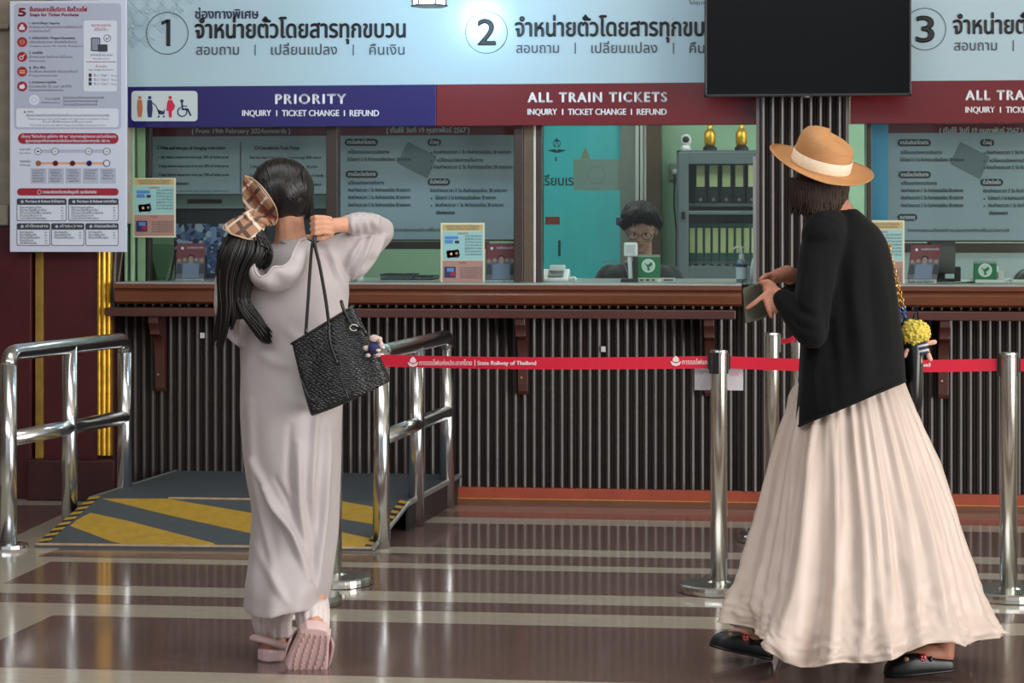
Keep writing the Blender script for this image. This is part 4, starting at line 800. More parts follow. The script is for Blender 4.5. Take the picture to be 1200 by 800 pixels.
def stanchion(pos, label, slots):
    x, y = pos.x, pos.y; o = thing('queue_post', label, 'queue post', (x, y, 0), 'steel queue posts')
    MB().lathe([(0, .004), (.160, .004), (.160, .018), (.158, .030), (.15, .036), (.05, .040), (.034, .046), (0, .046)], (x, y, 0), 40).build('base_disc', m_chr2, o, smooth=False)
    MB().lathe([(0, 0), (.157, 0), (.157, .006), (0, .006)], (x, y, 0), 32).build('rubber_ring', m_blk, o)
    MB().lathe([(.0335, .045), (.0335, HP-.012), (.0335, HP-.010), (0, HP-.010)], (x, y, 0), 32).build('pole', m_chr2, o, smooth=True)
    MB().lathe([(.0345, HP-.014), (.0355, HP-.008), (.034, HP), (.0, HP)], (x, y, 0), 32).build('cap', m_chr2, o)
    for ang in slots:
        a = math.radians(ang); e = Vector((math.cos(a), math.sin(a), 0)); f = Vector((-e.y, e.x, 0)); MB().obox(Vector((x, y, .898))+e*.031, e, f, UP, .007, .015, .042).build('belt_slot', m_cas, o, bevel=.002)
    return o
def sp(px, py): return flo(px, py)
PA, PB, PC, PE, PD = sp(842.5, 693), sp(1182, 701), sp(905, 634), sp(934, 611), sp(391, 684)
PR = PB+(PB-PA)*1.0; PR.y -= .1
PF = PD+Vector((-.2, -.55, 0))
PF = sp(352, 707)
stanchion(PA, 'steel queue post nearest the middle of the hall with a paper sheet hung beside it', (0, 180, 250))
stanchion(PB, 'steel queue post by the swirling hem, at the far right', (0, 180)); stanchion(PC, 'steel queue post standing far back against the hat woman\'s skirt', (20,)); stanchion(PE, 'rearmost steel queue post, half hidden by the black cardigan', (200,))
stanchion(PD, 'steel queue post half hidden behind the grey dress', (0, 180)); stanchion(PF, 'steel queue post hidden behind the grey dress with only its base showing', (0,)); stanchion(PR, 'steel queue post beyond the far right end of the red belt', (180,))
def belt(a, b, label, words=True, twist=False, w=.024, z=.900):
    d = (b-a).normalized(); a = a+d*.036; b = b-d*.036; n = 24; o = None; nrm = Vector((d.y, -d.x, 0)); L_ = (b-a).length
    rg = []
    for k in range(n+1):
        t = k/n; q = a.lerp(b, t); sag = -.010*4*t*(1-t); tw = 0.9*math.sin(PI*t) if twist else 0.06*math.sin(5*t)
        u = UP*math.cos(tw)+nrm*math.sin(tw); c = Vector((q.x, q.y, z+sag)); nn = u.cross(d)*.0008; rg.append([c-u*w+nn, c+u*w+nn, c+u*w-nn, c-u*w-nn])
    o = thing('barrier_belt', label, 'barrier belt', (a.x, a.y, z), 'red barrier belts'); MB().rings(rg).build('webbing', m_belt, o)
    MB().obox(Vector((a.x, a.y, z)), d, nrm, UP, .008, .004, .028).obox(Vector((b.x, b.y, z)), d, nrm, UP, .008, .004, .028).build('end_clip', m_cas, o)
    return o, a, b, d, nrm
o, a, b, d, nrm = belt(PD, PA, 'long red belt with white wording stretched left of the middle queue post')
def beltprint(o, a, nrm, spots, z=.9):
    for (u, v) in spots:
        p = Print(a+nrm*.0022, nrm) if nrm.y < 0 else Print(a-nrm*.0022, -nrm)
        p.poly([(u-4, v-1), (u-3.2, v-4), (u, v-7), (u+3.2, v-4), (u+4, v-1), (u+1.6, v+.6), (u-1.6, v+.6)], m_bp, 3, 'emblem'); p.poly([(u-6.5, v-.6), (u, v+2.2), (u+6.5, v-.6), (u+4.5, v+4), (u, v+5.4), (u-4.5, v+4)], m_bp, 3, 'emblem')
        p.text('การรถไฟแห่งประเทศไทย', u+7.5, u+69, v+3.2, 4.0, m_bp, .12, 3); p.rect(u+72, v-3, u+73, v+4, m_bp, 3); p.text('State Railway of Thailand', u+75.5, u+144, v+3, 4.6, m_bp, .35, 3); p.build(o)
beltprint(o, Vector((a.x, a.y, .9)), nrm, [(484, 424.5)])
# second repeat is cut off by the post
p = Print(a+nrm*.0022, nrm) if nrm.y < 0 else Print(a-nrm*.0022, -nrm); u, v = 792, 423.5
p.poly([(u-4, v-1), (u-3.2, v-4), (u, v-7), (u+3.2, v-4), (u+4, v-1), (u+1.6, v+.6), (u-1.6, v+.6)], m_bp, 3, 'emblem'); p.poly([(u-6.5, v-.6), (u, v+2.2), (u+6.5, v-.6), (u+4.5, v+4), (u, v+5.4), (u-4.5, v+4)], m_bp, 3, 'emblem'); p.text('การรถไฟแห', u+7.5, u+37, v+3.2, 4.0, m_bp, .12, 3); p.build(o)
o, a, b, d, nrm = belt(PA, PB, 'red belt running from the middle queue post behind the hat woman'); p = Print(a+nrm*.0022, nrm) if nrm.y < 0 else Print(a-nrm*.0022, -nrm); p.text('Thailand', 1066, 1090, 429.5, 4.6, m_bp, .3, 3); p.build(o)
o, a, b, d, nrm = belt(PC, PE, 'short red belt between the two rear queue posts', twist=True)
belt(PB, PR, 'red belt leaving the far right queue post out of the frame')
# paper sheet hung behind the post
m_pap = mat('paper_sheet', (206, 200, 206), .7); e = (PB-PA).normalized(); q0 = onY(814, 432, PA.y+.05); q1 = onY(871, 433, PA.y+.05); zb_, zt_ = onY(840, 457, PA.y+.05).z, .885
o = thing('paper_sheet', 'white paper sheet hanging under the red belt behind the middle queue post', 'paper', ((q0.x+q1.x)/2, PA.y+.05, zb_)); MB().box(q0.x, q1.x, PA.y+.045, PA.y+.0465, zb_, zt_).build('sheet', m_pap, o); MB().box(q0.x+.02, q0.x+.04, PA.y+.043, PA.y+.048, zt_-.02, zt_+.02).build('tape', m_bp, o)
p = front(PA.y+.045); p.rrect(856, 436, 866, 441, 1, mat('faint_pink', (214, 170, 180), .6), 1); p.line([(818, 455), (826, 437)], .8, m_white, 1); p.build(o)

# hanging lantern lamp, its lower edge just inside the frame
YL = Y0-1.0; q = onY(503, 8, YL); m_lamp = mat('lamp_glow', (226, 246, 255), .5, emit=3.0); ln = thing('pendant_lantern', 'glowing glass pendant lantern hanging before the sign at the top edge', 'lamp', (q.x, YL, q.z))
R_ = .080; z0 = q.z
MB().lathe([(0, .01), (R_*.93, .01), (R_*.93, .20), (0, .20)], (q.x, YL, z0), 6).build('glass_shade', m_lamp, ln)
mb = MB(); 
for k in range(6): a = 2*PI*k/6; mb.tube([(q.x+R_*math.cos(a), YL+R_*math.sin(a), z0), (q.x+R_*math.cos(a), YL+R_*math.sin(a), z0+.21)], .004, 6)
mb.lathe([(R_*.85, 0), (R_*1.1, 0), (R_*1.1, .008), (R_*.85, .008)], (q.x, YL, z0), 6).lathe([(R_*1.1, .205), (.02, .26), (0, .26)], (q.x, YL, z0), 6).build('cage', m_steel_strip, ln); MB().tube([(q.x, YL, z0+.25), (q.x, YL, 6.0)], .006, 6).build('chain', m_blk, ln)
l = bpy.data.lights.new('lantern_light', 'POINT'); l.energy = 26; l.color = (.45, .76, 1.0); l.shadow_soft_size = .08; l.specular_factor = .15; lo = bpy.data.objects.new('lantern_light', l); COL.objects.link(lo); lo.location = (q.x, YL+.16, z0+.1)
# ================================================================ PEOPLE: helpers
def proj(p):
    v = Vector(p)-CAM; d = v.dot(FW); return 600+FPX*v.dot(RT)/d, HOR-FPX*v.z/d
def look_pt(D): return lambda u, v, dd=0.0: at(u, v, D+dd)
def frame_pt(D):
    return lambda u, v, dd=0.0: at(u, v, D)+FW*dd
def cr(rows, t):                                # Catmull-Rom through rows, t in 0..1
    n = len(rows)-1; x = min(max(t, 0), 1)*n; i = min(int(x), n-1); f = x-i
    p0, p1, p2, p3 = rows[max(i-1, 0)], rows[i], rows[i+1], rows[min(i+2, n)]
    return [0.5*((2*b)+(-a+c)*f+(2*a-5*b+4*c-d)*f*f+(-a+3*b-3*c+d)*f**3) for a, b, c, d in zip(p0, p1, p2, p3)]
def loft(J, rows, N=48, M=40, disp=None, ymap=None, power=1.0, cap=True, keep=False):
    """rows: (v, u_left, u_right, depth_centre, depth_radius) from top to bottom"""
    R = []
    for j in range(M+1):
        t = j/M; v, ul, ur, dc, rd = cr(rows, t); cu, hw = (ul+ur)/2, (ur-ul)/2; ring = []
        for k in range(N):
            a = 2*PI*k/N; c, s = math.cos(a), math.sin(a)
            if power != 1: c = math.copysign(abs(c)**power, c); s = math.copysign(abs(s)**power, s)
            e = disp(t, a) if disp else 0.0
            u = cu+hw*c; w = ymap(t, u, v) if ymap else v
            ring.append(J(cu+(hw+e*FPX/7.4)*c, w, dc+(rd+e)*s))
        R.append(ring)
    return MB().rings(R, cap=cap)
def organic(mb, name, material, parent, voxel=0.006, smooth=3, fn=None, label=None, decim=None):
    me = bpy.data.meshes.new('tmp'); me.from_pydata([tuple(p) for p in mb.v], [], mb.f)
    bm = bmesh.new(); bm.from_mesh(me); bmesh.ops.recalc_face_normals(bm, faces=bm.faces); bm.to_mesh(me); bm.free()
    ob = bpy.data.objects.new('tmp', me); COL.objects.link(ob)
    r = ob.modifiers.new('r', 'REMESH'); r.mode = 'VOXEL'; r.voxel_size = voxel; r.use_smooth_shade = True
    if smooth: s = ob.modifiers.new('s', 'SMOOTH'); s.iterations = smooth; s.factor = 0.6
    dg = bpy.context.evaluated_depsgraph_get(); dg.update(); m2 = bpy.data.meshes.new_from_object(ob.evaluated_get(dg)); bpy.data.objects.remove(ob); bpy.data.meshes.remove(me)
    if fn:
        n = len(m2.vertices); co = np.empty(n*3); m2.vertices.foreach_get('co', co); no = np.array([tuple(x.vector) for x in m2.vertex_normals]).reshape(-1, 3); co = co.reshape(-1, 3)
        co = fn(co, no); m2.vertices.foreach_set('co', co.ravel())
    off = np.array(wloc(parent)); n = len(m2.vertices); co = np.empty(n*3); m2.vertices.foreach_get('co', co); co = (co.reshape(-1, 3)-off).ravel(); m2.vertices.foreach_set('co', co); m2.update()
    m2.materials.clear(); m2.materials.append(material); m2.polygons.foreach_set('use_smooth', [True]*len(m2.polygons)); m2.name = name
    o = bpy.data.objects.new(name, m2); COL.objects.link(o); o.parent = parent
    if label: o['label'] = label
    return o
def wrinkler(lines, seed=0, namp=0.0, nscale=14, stretch=(1, 1, 1), always=False):
    """lines: (points, amplitude m, width px): ridges or creases pressed into the cloth along a path"""
    camv = np.array(CAM); fw, rt = np.array(FW), np.array(RT)
    def fn(co, no):
        v = co-camv; d = v@fw; u = 600+FPX*(v@rt)/d; w = HOR-FPX*v[:, 2]/d
        face = np.clip(-(no@fw)*1.6+0.25, 0, 1); acc = np.zeros(len(co))
        for pts, amp, wd in lines:
            P = np.array(pts, float); best = np.full(len(co), 1e9); tt = np.zeros(len(co)); L = len(P)-1
            for i in range(L):
                a, b = P[i], P[i+1]; e = b-a; t = np.clip(((u-a[0])*e[0]+(w-a[1])*e[1])/(e@e), 0, 1); q = np.hypot(u-a[0]-t*e[0], w-a[1]-t*e[1]); m = q < best; best[m] = q[m]; tt[m] = (i+t[m])/L
            acc += amp*np.exp(-(best/wd)**2)*np.sin(np.clip(tt, 0.04, .96)*PI)**0.5*face
        if namp:
            acc += np.array([noise.noise(Vector((p[0]*stretch[0], p[1]*stretch[1], p[2]*stretch[2]))*nscale+Vector((seed, 0, 0))) for p in co])*namp
        return co+no*acc[:, None]
    return fn
def chain(mb, pts, rad, n=12): return mb.tube(pts, rad, n, round_ends=True)
def head(mb, c, f, up, s=1.0, jaw=1.0):
    f = Vector(f).normalized(); r = f.cross(Vector(up)).normalized(); u = r.cross(f).normalized(); c = Vector(c); ax = (r, f, u)
    P = lambda x, y, z: c+(r*x+f*y+u*z)*s
    E = lambda x, y, z, a, b, d: mb.ell(P(x, y, z), (a*s, b*s, d*s), 20, 14, ax)
    E(0, -.012, .028, .076, .094, .082); E(0, .022, -.012, .066, .07, .075); E(0, .03, -.055*jaw, .050, .055, .050); E(0, .062, -.088*jaw, .022, .022, .018)
    for q in (-1, 1): E(q*.040, .058, -.020, .024, .026, .026); E(q*.076, -.010, -.008, .011, .019, .032); E(q*.03, .079, .026, .026, .012, .009)
    chain(mb, [P(0, .080, .018), P(0, .096, -.012), P(0, .103, -.024)], [.008*s, .010*s, .013*s]); E(-.012, .09, -.027, .009, .009, .008); E(.012, .09, -.027, .009, .009, .008)
    chain(mb, [P(-.02, .079, -.051), P(0, .088, -.049), P(.02, .079, -.051)], [.004*s, .006*s, .004*s]); chain(mb, [P(-.016, .078, -.060), P(0, .087, -.061), P(.016, .078, -.060)], [.004*s, .007*s, .004*s])
    return P, ax
def eyes(P, ax, s, parent):
    mb = MB(); mi = MB(); ml = MB()
    for q in (-1, 1):
        mb.ell(P(q*.031, .076, .003), (.0125*s, .009*s, .008*s), 14, 10, ax); mi.ell(P(q*.031, .0835, .002), (.0055*s, .003*s, .0055*s), 12, 8, ax)
        ml.tube([P(q*.031-.014, .082, .004), P(q*.031, .087, .011), P(q*.031+.014, .082, .004)], .0016*s, 6)
    e = mb.build('eyes', mat('eye_white', (206, 200, 196), .3), parent, smooth=True); e['kind'] = 'stuff'
    i = mi.build('iris', mat('iris_dark', (34, 22, 18), .2), e, smooth=True); i['kind'] = 'stuff'; l_ = ml.build('eyelashes', m_black, e); l_['kind'] = 'stuff'
def mouth(P, ax, s, parent):
    MB().tube([P(-.019, .0815, -.0555), P(0, .0915, -.0545), P(.019, .0815, -.0555)], [.0025*s, .0055*s, .0025*s], 8).build('lips', mat('lips', (168, 92, 84), .4), parent, smooth=True)
def strands(J, gen, count, r=.003, n=4, m=12, seed=1):
    rnd = random.Random(seed); mb = MB()
    for i in range(count):
        pts, rr = gen(rnd, i, m); mb.tube(pts, [rr*(.35+.65*math.sin(PI*min(1, .12+.80*k/(len(pts)-1)))) if k < len(pts)-1 else rr*.12 for k in range(len(pts))], n)
    return mb
m_skin = mat('skin_warm', (214, 158, 130), 0.5, spec=.35, var=.05, vscale=20); m_skin2 = mat('skin_tan', (186, 128, 104), .5, spec=.35, var=.06, vscale=20)
m_hair = mat('black_hair', (20, 17, 17), .34, spec=.5, var=.3, vscale=30, stretch=(3, 3, .4)); m_hairb = mat('brown_hair', (58, 42, 35), .55, spec=.35, var=.35, vscale=30)

# ================================================================ WOMAN WITH THE HANDBAG
D1 = CZ*FPX/(772-HOR); J1 = frame_pt(D1); px1 = D1/FPX
root = J1(345, 772); root.z = 0
w1 = thing('person', 'woman seen from behind in a long pale grey dress, hand raised to her shoulder strap', 'person', root)
mb = MB()
f1 = (FW*.95+RT*.28+UP*-.16).normalized()
Ph, axh = head(mb, J1(338, 226, 0.0), f1, UP, .97)
chain(mb, [J1(338, 248, -.01), J1(340, 270, .0), J1(340, 296, .01)], [.050, .050, .062])
chain(mb, [J1(340, 312, .02), J1(340, 360, .02), J1(341, 420, .02), J1(341, 480, .0)], [.10, .10, .098, .12])
chain(mb, [J1(318, 310, .0), J1(362, 310, .0)], [.065, .065])
for (hx, kx, kd, ax_, ay, ad) in ((325, 322, .0, 322, 742, .0), (358, 366, .06, 374, 712, -.17)):
    chain(mb, [J1(hx, 490, .0), J1((hx+kx)/2, 550, .03), J1(kx, 615, kd+.02), J1((kx+ax_)/2, 665, kd*.5+ad*.5), J1(ax_, ay, ad)], [.085, .072, .052, .044, .027])
# right arm: raised, elbow out, forearm folded back to the shoulder
chain(mb, [J1(388, 300, .0), J1(418, 285, .04), J1(444, 270, .09)], [.048, .042, .037]); chain(mb, [J1(444, 267, .09), J1(425, 264, .03), J1(404, 263, -.05), J1(394, 264, -.075)], [.037, .035, .026, .025])
mb.ell(J1(384, 265.5, -.085), (.026, .020, .034), 14, 10, (RT, FW, UP))
for k in range(4):
    y0, y1 = 255+5.6*k, 254.5+6.4*k; rr = [.0082, .0088, .0086, .0076][k]
    chain(mb, [J1(390, y0+1, -.100), J1(383, y0, -.116), J1(373.5, y1, -.124), J1(368.5, y1+1.2, -.108), J1(371.5, y1+2, -.090), J1(378, y1+2.4, -.086)], [rr, rr*1.08, rr*1.05, rr, rr*.9, rr*.85], 10)
chain(mb, [J1(390, 274, -.085), J1(380, 279, -.098), J1(370, 278.5, -.10), J1(362.5, 276.5, -.088)], [.012, .0105, .0095, .0075], 10)
# left arm: bent forward, hand before her
chain(mb, [J1(295, 302, .0), J1(278, 345, .01), J1(273, 378, .03)], [.046, .040, .034]); chain(mb, [J1(273, 378, .03), J1(284, 370, .13), J1(298, 362, .23)], [.036, .032, .024])
mb.ell(J1(303, 360, .27), (.026, .04, .016), 12, 8, (RT, FW, UP))
for k in range(4): chain(mb, [J1(300+3.2*k, 360, .30), J1(303+3.2*k, 359, .33+.006*math.sin(k)), J1(305+3*k, 364, .345), J1(305+3*k, 368, .335)], [.0085, .008, .0075, .007], 8)
chain(mb, [J1(306, 362, .25), J1(314, 362, .28), J1(317, 364, .30)], [.010, .009, .008], 8)
body = organic(mb, 'body', m_skin, w1, .0046, 2)
eyes(Ph, axh, .97, body); mouth(Ph, axh, .97, body)
# --- dress, one continuous garment with both sleeves
m_dress = mat('pale_grey_jersey', (186, 177, 177), .5, spec=.4, var=.05, vscale=6, sheen=.25, bump=.10, bscale=180)
rows = [(279, 334, 358, .0, .05), (286, 318, 372, .0, .075), (294, 296, 392, .005, .10), (310, 277, 404, .01, .118), (335, 272, 409, .01, .125), (362, 276, 407, .01, .12), (395, 280, 404, .01, .118), (430, 281, 402, .01, .135), (475, 280.5, 402, .01, .165), (520, 283, 400.5, .01, .17), (560, 288, 399, .0, .165), (600, 294, 397.5, .0, .16), (640, 293, 395, -.02, .17), (675, 291, 390, -.06, .19), (700, 290, 383, -.07, .195), (707, 290.5, 381, -.07, .195)]
def d1(t, a): return (.005*math.sin(7*a+9*t)+.004*math.sin(11*a-6*t+1))*max(0, t-.35)
mb = loft(J1, rows, 72, 90, d1, ymap=lambda t, u, v: v+(4*math.sin((u-290)/14.) if v > 690 else 0))
chain(mb, [J1(382, 302, .0), J1(402, 298, .02), J1(424, 289, .06), J1(446, 272, .10)], [.062, .068, .058, .040], 20)     # upper sleeve
chain(mb, [J1(412, 312, .03), J1(430, 294, .07), J1(446, 277, .10)], [.045, .040, .034], 16)
chain(mb, [J1(447, 268, .10), J1(434, 262.5, .05), J1(420, 261.5, .01), J1(409, 262, -.035)], [.037, .037, .036, .033], 20)    # forearm sleeve
chain(mb, [J1(296, 306, .0), J1(273, 333, .0), J1(268, 360, .01), J1(269, 382, .03)], [.062, .060, .050, .044], 20)
mb.rings([[J1(u, v, d) for u, v, d in ((251, 356, .05), (258, 345, -.05), (288, 352, -.08), (292, 372, .02), (270, 362, .12))], [J1(u, v, d) for u, v, d in ((252, 380, .05), (257, 386, -.05), (284, 408, -.075), (289, 398, .02), (272, 388, .12))]])
W_ = 1.5
lines = [([(296, 540), (318, 585), (345, 628), (352, 650)], .013, 5), ([(312, 572), (340, 625), (362, 678)], .012, 4.5), ([(322, 560), (344, 600), (357, 645)], -.008, 4), ([(350, 520), (350, 590), (358, 655)], .011, 5), ([(372, 480), (364, 560), (366, 650)], .010, 5), ([(386, 500), (380, 600), (371, 690)], .011, 5), ([(293, 470), (296, 550), (312, 625), (325, 690)], .008, 6), ([(340, 500), (338, 560), (350, 610)], -.008, 5), ([(362, 590), (368, 650), (372, 700)], -.008, 4), ([(300, 640), (320, 680), (335, 704)], .008, 6),
         ([(411, 328), (424, 300), (438, 272)], .010, 3.4), ([(419, 331), (436, 302), (450, 276)], .009, 3.2), ([(405, 315), (414, 295), (424, 282)], .008, 3.2), ([(426, 334), (446, 300), (455, 285)], -.006, 3), ([(385, 290), (398, 320), (408, 345)], .007, 5), ([(370, 290), (384, 305), (392, 330)], -.006, 4),
         ([(413, 251), (411, 262), (414, 273)], .007, 2), ([(420, 250), (418, 262), (421, 273)], .008, 2.2), ([(427, 250), (426, 260), (430, 270)], .008, 2.2), ([(435, 250), (434, 259), (440, 268)], .008, 2.3), ([(443, 253), (440, 260), (445, 270)], .006, 2.3),
         ([(330, 380), (350, 400), (352, 440)], .004, 8), ([(300, 410), (320, 425), (345, 430)], .004, 7), ([(345, 470), (375, 480), (398, 470)], .006, 7), ([(262, 335), (258, 355), (262, 385)], .006, 3), ([(275, 372), (274, 388), (280, 400)], -.006, 3)]
dress = organic(mb, 'dress', m_dress, w1, .0062, 4, wrinkler([(a, b*(2.1 if c < 4 else 1.6), max(c*.85, 3.0)) for a, b, c in lines], 3, .0065, 11, (1, 1, .45)))
# cuff
# cowl hood lying on the back
U_out = [(291, 292, -.05), (293, 312, -.115), (301, 330, -.130), (318, 339.5, -.135), (338, 338, -.135), (356, 328, -.130), (368, 309, -.115), (372, 288, -.07)]
U_rim = [(304, 278, -.070), (304, 298, -.165), (307, 314, -.205), (313, 322, -.215), (321, 320, -.215), (328, 311.5, -.210), (338, 311, -.200), (346, 305, -.185), (349, 296, -.160), (353, 282, -.09)]
U_in = [(312, 278, -.04), (312, 302, -.11), (315, 322, -.125), (320, 328, -.125), (330, 324, -.125), (338, 318, -.125), (345, 300, -.11), (350, 280, -.04)]
G = []
for j in range(17):
    row_ = []; s_ = j/16
    for i in range(49):
        t = i/48; o_, r_, n_ = cr(U_out, t), cr(U_rim, t), cr(U_in, t)
        if s_ < .6: k = s_/.6; q = [a+(b-a)*k for a, b in zip(o_, r_)]; q[2] -= .030*math.sin(PI*k)+.004*math.sin(t*26+k*4)*math.sin(PI*k); q[1] += 2.0*math.sin(PI*k)
        else: k = (s_-.6)/.4; q = [a+(b-a)*k for a, b in zip(r_, n_)]; q[2] += .004*math.sin(PI*k)
        row_.append(J1(*q))
    G.append(row_)
MB().rings(G, closed=False, cap=False).build('hood', m_dress, dress, smooth=True, solid=.005, sub=1)
MB().tube([J1(*cr(U_rim, k/40)) for k in range(41)], .0042, 8).build('hood_rim', m_dress, dress, smooth=True)
MB().tube([J1(*q) for q in ((331, 281, -.055), (340, 285, -.062), (352, 282, -.055), (360, 278, -.03))], .006, 8).build('neckline', m_dress, dress, smooth=True)
# --- sheer white trouser hems and pink slides
m_sheer = mat('sheer_white_fabric', (222, 210, 208), .6, var=.08, vscale=30, bump=.5, bscale=60); m_slide = mat('pale_pink_rubber', (222, 190, 190), .5, var=.06, vscale=14, bump=.1, bscale=40); m_sole = mat('slide_sole', (204, 166, 164), .6, var=.08, vscale=18)
def ruf(t, a): return .006*math.sin(13*a+3*t)*(.3+t)
loft(J1, [(690, 298, 345, .0, .07), (712, 296, 344, .0, .075), (728, 298, 340, .0, .065), (745, 303, 341, .0, .055)], 60, 14, ruf, cap=False).build('trouser_hem', m_sheer, w1, smooth=True, solid=.003)
loft(J1, [(694, 352, 386, -.10, .07), (706, 352, 389, -.14, .07), (718, 354, 389, -.16, .05), (728, 358, 388, -.165, .04), (734, 362, 386, -.17, .03)], 60, 12, ruf, cap=False).build('trouser_hem', m_sheer, w1, smooth=True, solid=.003)
def slide(heel, f, up, L, nm, lab, wd=1.0, hs=True):
    f = Vector(f).normalized(); up = (Vector(up)-f*f.dot(Vector(up))).normalized(); s = f.cross(up).normalized()
    P = lambda a, b, c: Vector(heel)+f*a+s*b+up*c
    out = [(0, .0), (.004, .024), (.03, .036), (.08, .038), (.14, .045), (.20, .050), (.24, .040), (.262, .018), (.266, 0)]
    out = [(a*L/.266, b*wd) for a, b in out]; O = out+[(a, -b) for a, b in out[::-1][1:-1]]
    sh = MB(); sh.rings([[P(a*.97+.003, b*.9, 0) for a, b in O], [P(a, b, .006) for a, b in O], [P(a, b*1.03, .032) for a, b in O], [P(a*.985+.002, b*.94, .042) for a, b in O]])
    so = sh.build('slide_sole', m_slide, w1, smooth=False, bevel=.003, label=lab)
    tr = MB()
    for k in range(9):
        a = L*(.10+.095*k); hw = (.033+.012*math.sin(k/8*PI))*wd
        for j in range(5): tr.tube([P(a, hw*(j-2)/2.6, -.002), P(a+.012, hw*(j-2)/2.6+.004, -.003), P(a+.020, hw*(j-2)/2.6, -.002)], .0032, 5)
    x = tr.build('tread', m_sole, so); x['kind'] = 'stuff'
    st = []
    for i in range(15):
        a_ = PI*i/14; st.append([P(L*.32, .050*wd*math.cos(a_), .020+.074*math.sin(a_)), P(L*.45, .054*wd*math.cos(a_), .020+.080*math.sin(a_)), P(L*.62, .055*wd*math.cos(a_), .020+.072*math.sin(a_)), P(L*.80, .053*wd*math.cos(a_), .020+.054*math.sin(a_))])
    MB().rings(st, closed=False, cap=False).build('strap', m_slide, so, smooth=True, solid=.008, sub=1)
    st = []
    for i in range(13): a_ = -PI/2+PI*i/12; st.append(P(.030-.056*math.cos(a_), .046*wd*math.sin(a_), .056+.026*math.cos(a_)))
    st = [P(L*.40, -.048*wd, .040)]+st+[P(L*.40, .048*wd, .040)]
    if hs: MB().tube(st, .0125, 8).build('heel_strap', m_slide, so, smooth=True)
    if True:
        ft = MB(); chain(ft, [P(.035, 0, .055), P(L*.35, 0, .056), P(L*.62, .002, .048), P(L*.80, .004, .042)], [.030, .032, .030, .022]); 
        for k in range(5): chain(ft, [P(L*.76, -.030+.015*k, .042), P(L*(.92-.012*abs(k-1.)), -.034+.0165*k, .039)], [.010, .0095 if k else .012])
        chain(ft, [P(.034, 0, .05), P(.045, 0, .10)], [.030, .030]); organic(ft, 'foot', m_skin, w1, .0045, 2)
    return so
h0 = J1(310, 766, -.06); h0.z = .002; f0 = RT*.62+FW*.78
slide(h0, f0, UP, .25, 'slide', 'pale pink slide flat on the floor', 1.1)
toe = J1(362, 781, -.165); hl = J1(380, 719, -.27); slide(hl, toe-hl, FW*.9+RT*-.12+UP*.4, .235, 'slide', 'pale pink slide with the ridged sole turned up', 1.38, False)
# --- hair, plaid scarf and ponytail
hc = J1(331, 221, -.005); HR = (.106, .118, .106)
mb = MB().ell(hc, HR, 28, 20, (RT, FW, UP)); mb.ell(J1(347, 226, -.01), (.052, .095, .088), 20, 14, (RT, FW, UP)); mb.ell(J1(324, 240, -.03), (.05, .05, .05), 18, 12, (RT, FW, UP))
chain(mb, [J1(358, 218, -.02), J1(362, 236, -.02), J1(361, 248, -.02)], [.028, .018, .010])
cap = organic(mb, 'hair', m_hair, w1, .006, 4)
def onhead(u, v, off=.004, cl=True):
    q = J1(u, v)-hc; x = q.dot(RT)/(HR[0]); z = q.z/(HR[2]); s = 1-x*x-z*z
    if cl and s < .05: k = math.sqrt(.95/(x*x+z*z)); u = 331+(u-331)*k; v = 221+(v-221)*k; s = .05
    return J1(u, v, -.005-math.sqrt(max(s, .16 if not cl else .02))*HR[1]-off)
def g1(r, i, m):
    u0 = 300+58*r.random(); v0 = 184+10*r.random()+abs(u0-331)*.35*r.random(); u1, v1 = (322+10*r.random(), 236+14*r.random()) if r.random() < .62 else (352+12*r.random(), 238+12*r.random())
    mid = ((u0+u1)/2+(8 if u1 > 340 else 5)*r.random(), (v0+v1)/2-6*r.random()); pts = []
    for k in range(m): a = k/(m-1); u = (1-a)**2*u0+2*a*(1-a)*mid[0]+a*a*u1; v = (1-a)**2*v0+2*a*(1-a)*mid[1]+a*a*v1; pts.append(onhead(u, v, .001))
    return pts, .0026
s_ = strands(J1, g1, 220, seed=4).build('hair_strands', m_hair, cap, smooth=True); s_['kind'] = 'stuff'
def g1b(r, i, m):
    u0 = 354+8*r.random(); e = r.random(); return [J1(cr([(u0, 204), (u0+5, 222), (u0+5+4*e, 240), (u0+2+8*e, 258)], k/(m-1))[0], cr([(u0, 204), (u0+5, 222), (u0+5+4*e, 240), (u0+2+8*e, 256+6*e)], k/(m-1))[1], -.03+.04*e) for k in range(m)], .0018
s_ = strands(J1, g1b, 26, n=3, seed=9).build('loose_fringe', m_hair, cap, smooth=True); s_['kind'] = 'stuff'
PW = [(299, 11, -.140, .030), (295, 22, -.155, .040), (293, 29, -.165, .045), (288, 26, -.165, .042), (284, 22, -.160, .038), (281, 19, -.155, .035), (280, 18, -.150, .032), (279, 16, -.145, .028), (277, 12, -.14, .02)]
def g2(r, i, m):
    a = r.uniform(-1, 1); b = r.uniform(-1, .6); pts = []; kind = 0 if a < -.15 else (1 if a > .15 else 2); e = r.random(); m = 16
    for k in range(m):
        t = k/(m-1); c, h, d, rd = cr(PW, t); v = 262+(122+10*e)*t; u = c+a*h*(1-.25*t)+2.2*math.sin(7*t+5*b); 
        if kind == 0: u -= 13*max(0, t-.70)**1.2*3; v += (4+8*e)*max(0, t-.7)*3
        elif kind == 1: u += 62*max(0, t-.70)**1.15*2.4; v += (2+7*e)*max(0, t-.6)*2
        else: v -= 10*max(0, t-.7)*3
        pts.append(J1(u, v, d+b*rd*math.sqrt(max(0, 1-a*a*.8))))
    return pts, .0046
